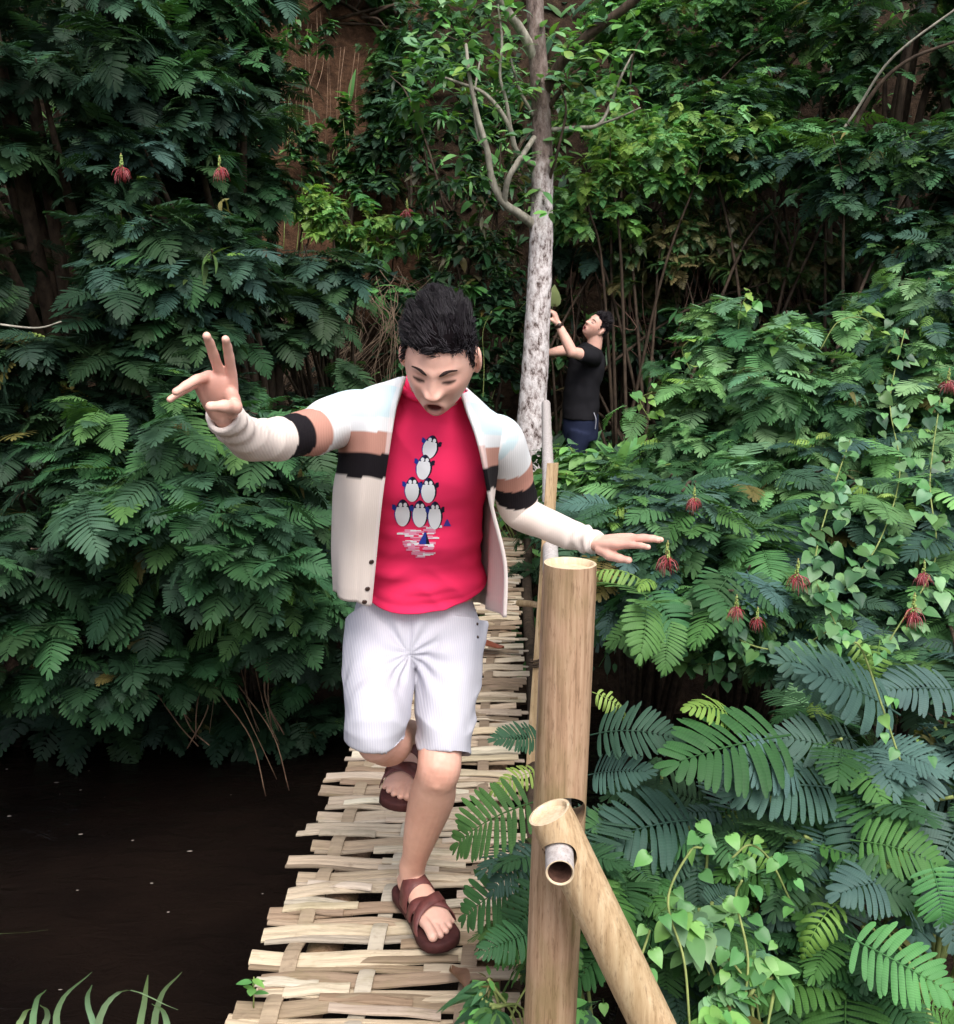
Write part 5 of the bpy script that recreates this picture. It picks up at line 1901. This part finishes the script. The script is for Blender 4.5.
    pts = [cc + Vector((.064 * math.cos(a), .062 * math.sin(a) * 1.0, .008 * math.cos(a) * -1 + .016 * math.sin(a))) for a in np.linspace(0, 2 * math.pi, 40)]
    vv, ff = tube(pts, [.0085] * 40, 10, 80, cap='flat')
    m2.add(vv, ff)
    build(m2, 'collar', M_TEE, tee)
    # printed picture: stacked white birds over pale ripples
    bvh = BVHTree.FromPolygons([Vector(p) for p in v], [q for q in f if len(q) == 4])
    cam0 = Vector((0, 0, CAM_H))
    white, blue, ink, pale = lin((236, 236, 240)), lin((40, 60, 150)), lin((28, 26, 46)), lin((236, 150, 180))
    birds = [(430.5, 447, 8.2, 12, .25), (424, 467, 8.2, 12.5, .12), (412.5, 489, 8.2, 12.5, 0), (428.6, 490, 8.2, 12.5, 0), (403, 512.5, 8.6, 13.5, 0), (420, 513.5, 8.2, 13.5, 0), (435, 515, 7.6, 14, 0)]
    rr_ = random.Random(3)
    streaks = []
    for k in range(58):
        yy = 526 + rr_.random() ** 1.2 * 32
        hw_ = 21 * (1 - (yy - 524) / 50)
        cx = 418 + (yy - 524) * .1 + rr_.uniform(-1, 1) * hw_
        streaks.append((cx, yy, rr_.uniform(2, 6.5), rr_.uniform(.6, 1.2)))
    def ink_at(px, py):
        for (cx, cy, a, b, tl) in reversed(birds):
            x, y = px - cx, py - cy
            x, y = x * math.cos(tl) + y * math.sin(tl), -x * math.sin(tl) + y * math.cos(tl)
            yy = y / b
            wdt = a * (1.0 - .28 * max(0, -yy))
            e = (x / wdt) ** 2 + yy * yy
            if e < 1:
                if yy < -.44:
                    if ((abs(x) - a * .27) / (a * .21)) ** 2 + ((yy + .58) / .17) ** 2 < 1: return white
                    pass
                    return ink if x > -a * .1 else lin((34, 40, 90))
                if ((x + a * .05) / (wdt * .84)) ** 2 + ((yy - .05) / .95) ** 2 < 1: return white
                return ink if x > 0 else blue
            # small wings lifted at the sides of the head
            if abs(abs(x) - a * 1.02) < a * .22 and -.62 < yy < -.18 and abs(yy + .40 + (abs(x) - a) * .05) < .22:
                return ink if x > 0 else blue
        if 419 < px < 430 and 532 < py < 544:
            if abs(px - 424 - (544 - py) * .12) < (py - 530) * .42: return blue if px < 426 else ink
        if 443 < px < 452 and 519 < py < 526 and abs(px - 447) < (py - 518) * .5: return lin((70, 60, 150))
        for (cx, cy, a, b) in streaks:
            if abs(px - cx) < a and abs(py - cy) < b: return pale if (int(cx * 3) % 3) else white
        return None
    pv, pf, pc, ids = [], [], [], {}
    step = .35
    def vert(i, j):
        if (i, j) in ids: return ids[(i, j)]
        px, py = 388 + i * step, 430 + j * step
        q = at(px, py, 1.0)
        hit = bvh.ray_cast(cam0, (q - cam0).normalized())
        if hit[0] is None: return None
        nn = hit[1] if hit[1].y < 0 else -hit[1]
        ids[(i, j)] = len(pv)
        pv.append(hit[0] + nn * .0012)
        return ids[(i, j)]
    for i in range(int(70 / step)):
        for j in range(int(135 / step)):
            c = ink_at(388 + (i + .5) * step, 430 + (j + .5) * step)
            if c is None: continue
            q = [vert(i, j), vert(i, j + 1), vert(i + 1, j + 1), vert(i + 1, j)]
            if None in q: continue
            pf.append(tuple(q)); pc.append(c)
    me = bpy.data.meshes.new('bird_print')
    b = base_of(tee)
    me.from_pydata([tuple(p - b) for p in pv], [], pf)
    a_ = me.attributes.new('col', 'FLOAT_COLOR', 'FACE')
    a_.data.foreach_set('color', np.array([tuple(c) + (1.0,) for c in pc], dtype=np.float32).ravel())
    Mp = Mat('shirt_print', .7, .15)
    Mp.col(Mp.attr('col').outputs['Color'])
    link('bird_print', me, Mp.m, tee)

    # shorts
    ms = MB()
    v, f = tube([at(414, 585, 2.435), at(414, 612, 2.435), at(415, 640, 2.43), at(416, 662, 2.42)], [(.136, .100), (.154, .114), (.164, .116), (.10, .09)], 40, 20, ref=(0, -1, 0), cap='flat')
    ms.add(v, f)
    def leg(pts, rad):
        n = 40
        L = pts + [pts[-1].lerp(pts[-2], .02), pts[-1].lerp(pts[-2], .45)]
        ra = rad + [(rad[-1][0] - .008, rad[-1][1] - .008), (rad[-1][0] - .022, rad[-1][1] - .022)]
        v1, f1 = tube(pts, rad, n, 26, ref=(0, -1, .2), cap=None)
        T = (pts[-1] - pts[-2]).normalized()
        bb = Vector((0, -1, .2)); bb = (bb - T * bb.dot(T)).normalized()
        aa = bb.cross(T)
        v1 = [tuple(p) for p in v1]
        k = len(v1) // n
        for (back, dr) in ((0.004, -.003), (.0005, -.015), (-.03, -.019), (-.05, -.024)):
            c = pts[-1] + T * back
            for j in range(n):
                th = 2 * math.pi * j / n
                v1.append(tuple(c + aa * math.cos(th) * (rad[-1][0] + dr) + bb * math.sin(th) * (rad[-1][1] + dr)))
        for i in range(k - 1, k + 3):
            for j in range(n):
                j2 = (j + 1) % n
                f1.append((i * n + j, i * n + j2, (i + 1) * n + j2, (i + 1) * n + j))
        f1.append(tuple(range(n - 1, -1, -1)))
        f1.append(tuple((k + 3) * n + j for j in range(n)))
        ms.add(v1, f1)
    leg([at(383, 622, 2.44), at(380, 655, 2.38), at(377, 690, 2.30), at(377, 718, 2.20), at(377, 738, 2.195)], [(.096, .105), (.092, .102), (.083, .094), (.073, .088), (.071, .086)])
    leg([at(450, 622, 2.44), at(449, 655, 2.40), at(447, 695, 2.34), at(445, 738, 2.275), at(444, 752, 2.26)], [(.096, .106), (.088, .100), (.077, .088), (.069, .079), (.068, .078)])
    me = fuse(ms, .0042, 3, .5)
    V = co_of(me); N = no_of(me)
    hgt = V[:, 2]
    dsp = .0065 * vnoise(V, (9, 9, 7), 2) + .004 * vnoise(V, (22, 22, 12), 5)
    cr = np.array(at(409, 652, 2.33))
    dr = V - cr
    rad_ = np.linalg.norm(dr, axis=1)
    ang = np.arctan2(dr[:, 2], np.abs(dr[:, 0]) + 1e-4)
    dsp += .0035 * np.sin(ang * 11 + 1.5 * vnoise(V, 6, 9)) * np.exp(-((rad_ - .07) / .06) ** 2) * (V[:, 1] < 2.42)
    dsp += .0075 * (.5 - np.abs(np.sin(hgt * 36 + V[:, 0] * 14 + 2.4 * vnoise(V, 6, 1)))) * sstep(-.25, .35, vnoise(V, 7, 31)) * sstep(.74, .66, hgt)
    # fly seam and pocket seams as shallow grooves
    fl = np.exp(-((V[:, 0] - (cr[0] + .002)) / .0035) ** 2) * (V[:, 1] < 2.4) * sstep(cr[2] - .01, cr[2] + .03, hgt)
    dsp -= .004 * fl
    V = V + N * dsp[:, None]
    set_co(me, V)
    shift(me, root)
    sh = link('shorts', me, M_SHORT, root)
    mbb = MB()
    for (px, py) in ((477, 624), (477.5, 637)):
        v, f = ellipsoid(at(px, py, 2.325), (.004, .004, .004), None, 8, 6)
        mbb.add(v, f)
    bb_ = BVHTree.FromPolygons([Vector(p) for p in V], [tuple(p.vertices) for p in me.polygons])
    for (px, py) in ((477, 624), (477.5, 637)):
        q = at(px, py, 1.0)
        hit = bb_.ray_cast(cam0, (q - cam0).normalized())
        if hit[0] is not None:
            m3 = MB()
            v, f = ellipsoid(hit[0], (.004, .003, .004), None, 10, 8)
            m3.add(v, f)
            build(m3, 'rivet', M_BUTTON, sh)

    # cardigan body: rows from the neckline to the hem, each from one front edge round the back to the other
    rows = [
        [(403, 376, 2.125), (400, 377, 2.155), (399, 377, 2.20), (407, 378, 2.265), (436, 382, 2.295), (462, 386, 2.275), (469, 390, 2.215), (464, 393, 2.135)],
        [(399, 392, 2.115), (378, 388, 2.16), (358, 392, 2.23), (374, 388, 2.32), (437, 390, 2.355), (478, 402, 2.34), (488, 408, 2.25), (468, 406, 2.115)],
        [(395, 414, 2.105), (362, 411, 2.115), (330, 412, 2.23), (360, 412, 2.38), (437, 414, 2.42), (494, 420, 2.38), (507, 430, 2.27), (475, 428, 2.09)],
        [(389, 454, 2.105), (364, 450, 2.105), (341, 450, 2.22), (360, 450, 2.40), (430, 452, 2.45), (481, 455, 2.40), (499, 462, 2.28), (485, 466, 2.095)],
        [(382, 502, 2.135), (358, 499, 2.125), (334, 495, 2.25), (356, 500, 2.43), (425, 502, 2.49), (476, 502, 2.45), (491, 505, 2.34), (496, 512, 2.15)],
        [(377, 555, 2.185), (353, 552, 2.17), (331, 545, 2.29), (352, 550, 2.49), (425, 552, 2.54), (478, 552, 2.52), (489, 556, 2.42), (507, 560, 2.19)],
        [(372, 606, 2.225), (352, 602, 2.21), (333, 592, 2.31), (352, 590, 2.51), (425, 598, 2.57), (480, 602, 2.56), (488, 606, 2.46), (508, 617, 2.22)],
    ]
    NU, NV = 150, 110
    G = np.array([[tuple(at(*q)) for q in rw] for rw in rows])
    R1 = np.array([catmull(G[i], NU) for i in range(len(rows))])
    S = np.array([catmull(R1[:, j], NV) for j in range(NU)]).transpose(1, 0, 2)
    uu = np.linspace(0, 1, NU)[None, :].repeat(NV, 0)
    vv_ = np.linspace(0, 1, NV)[:, None].repeat(NU, 1)
    flat = S.reshape(-1, 3)
    du = np.gradient(S, axis=1); dv = np.gradient(S, axis=0)
    nrm = np.cross(du, dv); nrm /= np.linalg.norm(nrm, axis=2)[..., None] + 1e-9
    if nrm[60, 20, 1] > 0: nrm = -nrm
    fold = (.010 * np.sin(uu * 46 + 2.5 * vnoise(flat, (3, 3, 2), 2).reshape(NV, NU)) * sstep(.35, 1.0, vv_) * .55
            + .008 * vnoise(flat, (8, 8, 5), 6).reshape(NV, NU) * sstep(.1, .4, vv_))
    S = S + nrm * fold[..., None]
    cream, tan, black, white_, ice = lin((222, 208, 200)), lin((180, 132, 118)), lin((24, 20, 24)), lin((218, 218, 220)), lin((196, 214, 220))
    pinkw = lin((236, 222, 222))
    def band_col(v, u):
        """knitted stripes from neckline (0) to hem (1)"""
        bk = .500 + .012 * math.sin(u * 9)
        if v > bk + .085: return cream if v < .955 else tuple(x * .95 for x in cream)
        if v > bk: return black
        if v > bk - .085: return tan
        if v > bk - .15: return white_
        return ice if (v > .12 and v < .36) else white_
    vc = []
    for i in range(NV):
        for j in range(NU):
            u, v = uu[i, j], vv_[i, j]
            c = band_col(v, u)
            if u < .022 or u > .978:
                k = .45
                if c != black: c = tuple(a * (1 - k) + b * k for a, b in zip(c, pinkw))
            vc.append(c)
    mc = MB()
    F = []
    for i in range(NV - 1):
        for j in range(NU - 1):
            F.append((i * NU + j, (i + 1) * NU + j, (i + 1) * NU + j + 1, i * NU + j + 1))
    # thickness: an inner skin stitched round the border
    th = .0055 + .003 * ((uu < .025) | (uu > .975) | (vv_ > .955))
    inner = S - nrm * th[..., None]
    n0 = NV * NU
    FI = [tuple(n0 + k for k in q[::-1]) for q in F]
    border = [(0, j) for j in range(NU)] + [(i, NU - 1) for i in range(1, NV)] + [(NV - 1, j) for j in range(NU - 2, -1, -1)] + [(i, 0) for i in range(NV - 2, 0, -1)]
    bi = [i * NU + j for i, j in border]
    FB = [(bi[k], bi[(k + 1) % len(bi)], n0 + bi[(k + 1) % len(bi)], n0 + bi[k]) for k in range(len(bi))]
    inc = [tuple(x * .93 for x in c) for c in vc]
    mc.add([tuple(p) for p in S.reshape(-1, 3)] + [tuple(p) for p in inner.reshape(-1, 3)], F + FI + FB, vc + inc)
    # sleeves
    def sleeve(pts, rad, marks, seed, ref):
        n, SS = 48, 130
        v, f = tube(pts, rad, n, SS, ref=ref, cap=None)
        v = np.array(v)
        t = np.repeat(np.arange(SS), n) / (SS - 1)
        cen = np.repeat(np.array([v[i * n:(i + 1) * n].mean(0) for i in range(SS)]), n, 0)
        d = v - cen
        L = np.linalg.norm(d, axis=1)
        d /= L[:, None]
        ang = np.tile(np.arange(n) / n * 2 * math.pi, SS)
        w = .0046 * (.5 - np.abs(np.sin(t * 19 + 1.5 * np.sin(ang + seed) + 1.6 * vnoise(v, 9, seed)))) * sstep(.40, .55, t) * (.35 + .65 * sstep(-.4, .5, vnoise(v, 7, seed + 9))) + .006 * vnoise(v, 14, seed + 3)
        w += .0022 * np.sin(t * 80 + np.cos(ang * 2)) * sstep(.75, .95, t) + .0025
        v = v + d * w[:, None]
        cs = []
        t0 = t + .018 * np.sin(ang + seed)
        for k in range(len(v)):
            q = t0[k]
            c = white_ if q < marks[0] else (tan if q < marks[1] else (black if q < marks[2] else cream))
            if q < marks[0] - .12: c = ice if q > .1 else white_
            cs.append(c)
        # cuff end: turn inwards
        Tn = v[-n:].mean(0) - v[-2 * n:-n].mean(0)
        Tn /= np.linalg.norm(Tn)
        k = len(v)
        add = v[-n:] - d[-n:] * .008
        add2 = add - Tn * .03
        v = np.vstack([v, add, add2])
        f = list(f)
        for r_ in range(2):
            for j in range(n):
                j2 = (j + 1) % n
                f.append((k - n + r_ * n + j, k - n + r_ * n + j2, k + r_ * n + j2, k + r_ * n + j))
        cs += [cream] * (2 * n)
        mc.add([tuple(p) for p in v], f, cs)
    sleeve(SLEEVE_R,
           [(.060, .066), (.060, .061), (.047, .048), (.040, .041), (.0395, .0395), (.034, .035), (.0280, .0280)], (.345, .415, .51), 1.0, (.1, -.3, 1))
    sleeve(SLEEVE_L,
           [(.060, .060), (.056, .063), (.044, .050), (.040, .042), (.0345, .036), (.0295, .031), (.0255, .027)], (.26, .335, .42), 2.6, (.6, -.3, .7))
    card = build(mc, 'cardigan', M_CARD, root)
    cb = BVHTree.FromPolygons([Vector(p) for p in mc.v], [q for q in mc.f])
    for (px, py) in ((371.5, 562), (367.5, 589), (364.5, 602)):
        q = at(px, py, 1.0)
        hit = cb.ray_cast(cam0, (q - cam0).normalized())
        if hit[0] is None: continue
        m3 = MB()
        rot = Vector((0, 0, 1)).rotation_difference(hit[1] if hit[1].y < 0 else -hit[1]).to_matrix()
        v, f = ellipsoid(hit[0], (.0062, .0062, .0028), rot, 14, 8)
        m3.add(v, f)
        build(m3, 'button', M_BUTTON, card)
    FL.sandal(root)
    FR.sandal(root)
running_man()

# ------------------------------------------------------------------ the man beside the tree
def tree_man():
    Y = 7.75
    def P(px, py, y=Y): return at(px, py, y)
    base = P(582, 440)
    root = thing('person', 'man in a black shirt looking up and reaching beside the pale tree', 'person', (base.x, Y, gz(base.x, Y)))
    mb = MB()
    Mh = head_matrix((-.58, -.55, .52), (.70, -.02, .68), P(597, 327, Y - .02))
    v, f = head_mesh(.45, 80, 64)
    mb.add([Mh @ Vector(p) for p in v], f)
    for s in (-1, 1):
        v, f = ellipsoid(Mh @ Vector((s * .0735, .012, -.004)), (.0075, .019, .031), Mh.to_3x3() @ Matrix.Rotation(s * R(22), 3, 'Z'))
        mb.add(v, f)
    nb = P(594, 347)
    v, f = tube([nb, nb.lerp(Mh.translation, .6), Mh.translation], [.06, .056, .055], 16)
    mb.add(v, f)
    v, f = tube([P(580, 418), P(583, 390), P(588, 362), nb], [(.09, .07), (.10, .07), (.10, .07), (.05, .05)], 20, 16, ref=(-.6, -.8, 0))
    mb.add(v, f)
    sh1, el1, wr1 = P(592, 357, Y - .16), P(572, 352, Y - .30), P(558, 324, Y - .28)
    sh2, el2, wr2 = P(580, 356, Y + .12), P(566, 350, Y + .05), P(548, 353, Y - .10)
    for sh, el, wr in ((sh1, el1, wr1), (sh2, el2, wr2)):
        v, f = tube([sh, el], [.052, .040], 14, 8); mb.add(v, f)
        v, f = tube([el, el.lerp(wr, .35), wr], [.041, .040, .027], 14, 8); mb.add(v, f)
    curl = lambda a: ((.75, 0, -.65), (.1, 0, -1), (-.6, 0, -.8))
    hand_pieces(mb, wr1, P(553, 310, Y - .28) - wr1, (.8, -.4, .2), (-.4, -.9, 0), [curl(0)] * 4, ((.7, .5, -.4), (.8, .1, -.6), (.7, -.2, -.7)), .95)
    hand_pieces(mb, wr2, P(536, 352, Y - .14) - wr2, (0, -.3, 1), (0, -1, .2), [((.95, 0, -.3), (.8, 0, -.6), (.6, 0, -.8))] * 4, ((.7, .6, -.3), (.8, .3, -.4), (.9, .1, -.4)), .95)
    hp = P(580, 425)
    ft = []
    for s, dx in ((-1, -.02), (1, .05)):
        fx = Vector((base.x + dx - .03, Y + s * .09, gz(base.x + dx, Y + s * .09)))
        h = hp + Vector((0, s * .055, -.05))
        v, f = tube([h, h.lerp(fx, .5) + Vector((-.02, 0, 0)), fx + Vector((0, 0, .08))], [.06, .045, .035], 14, 12)
        mb.add(v, f)
        F_ = Foot(fx + Vector((.06, 0, .03)), (-1, -.2, 0), (0, 0, 1), (0, -s, 0), 1)
        F_.pieces(mb, None)
        ft.append((h, fx))
    body_object(mb, root, .005, 3, Mh.inverted(), [])
    eyebrows(Mh, root, .4)
    hair_object(Mh, root, 12, 1300, .03, .015, lambda p, t: (p[0] * 3, .5 * t, .4 * t - .6 * (1 - t)), 1.8)
    ms = MB()
    v, f = tube([P(580, 419), P(581, 405), P(583, 385), P(587, 365), P(591, 352), P(594, 346)], [(.152, .128), (.146, .122), (.140, .118), (.150, .118), (.115, .09), (.068, .066)], 40, 40, ref=(-.6, -.8, 0), cap='flat')
    ms.add(v, f)
    for sh, el in ((sh1, el1), (sh2, el2)):
        v, f = tube([P(590, 360), sh, sh.lerp(el, .62)], [.075, .070, .058], 24, 14, cap='flat')
        ms.add(v, f)
    me = fuse(ms, .008, 4, .5)
    V, N = co_of(me), no_of(me)
    set_co(me, V + N * (.010 * vnoise(V, (6, 6, 10), 2) + .006 * vnoise(V, 16, 4))[:, None])
    shift(me, root)
    link('t_shirt', me, M_BLACKTEE, root)
    mt = MB()
    v, f = tube([P(580, 408), P(580, 425), P(580, 440)], [(.140, .116), (.148, .124), (.14, .12)], 30, 14, ref=(-.6, -.8, 0), cap='flat')
    mt.add(v, f)
    for h, fx in ft:
        v, f = tube([h, h.lerp(fx, .5) + Vector((-.02, 0, 0)), fx + Vector((0, 0, .06))], [.100, .080, .065], 24, 20, cap='flat')
        mt.add(v, f)
    me = fuse(mt, .009, 4, .5)
    V, N = co_of(me), no_of(me)
    set_co(me, V + N * (.010 * vnoise(V, (7, 7, 10), 2))[:, None])
    shift(me, root)
    tz = link('trousers', me, M_TROUSER, root)
    # key chain loop hanging at the waistband
    mk = MB()
    q = P(594, 413, Y - .13)
    v, f = tube([q, q + Vector((.015, -.012, -.05)), q + Vector((.012, -.005, -.12))], [.004, .004, .004], 6, 10)
    mk.add(v, f)
    build(mk, 'key_chain', simple_mat('steel', lin((150, 150, 160)), None, .35, .5), tz)
    mw = MB()
    ax = (wr1 - el1).normalized()
    u = ax.orthogonal().normalized(); w = ax.cross(u)
    c = el1.lerp(wr1, .93)
    pts = [c + (u * math.cos(a) + w * math.sin(a)) * .031 for a in np.linspace(0, 2 * math.pi, 24)]
    v, f = tube(pts, [(.006, .012)] * 24, 8, 40, ref=ax, cap='flat')
    mw.add(v, f)
    v, f = ellipsoid(c + Vector((.0, -.034, .004)), (.018, .008, .018), None, 14, 8)
    mw.add(v, f)
    build(mw, 'wristwatch', M_BUTTON, root)
    # the leaf held up in his hand is a thing of its own
    fol = Foliage()
    p = P(553, 312, Y - .30)
    fol.put(T_HEART, 0, tuple(p + Vector((-.005, 0, .045))), (.05, -.1, 1), (-.3, -1, .2), .15, lin((128, 140, 92)))
    V, Q, C = fol.arrays()
    o = build_np('plucked_leaf', V, Q, C, M_BROAD)
    tag(o, 'dull green leaf held up against the pale trunk by the man in black', 'leaf')
tree_man()
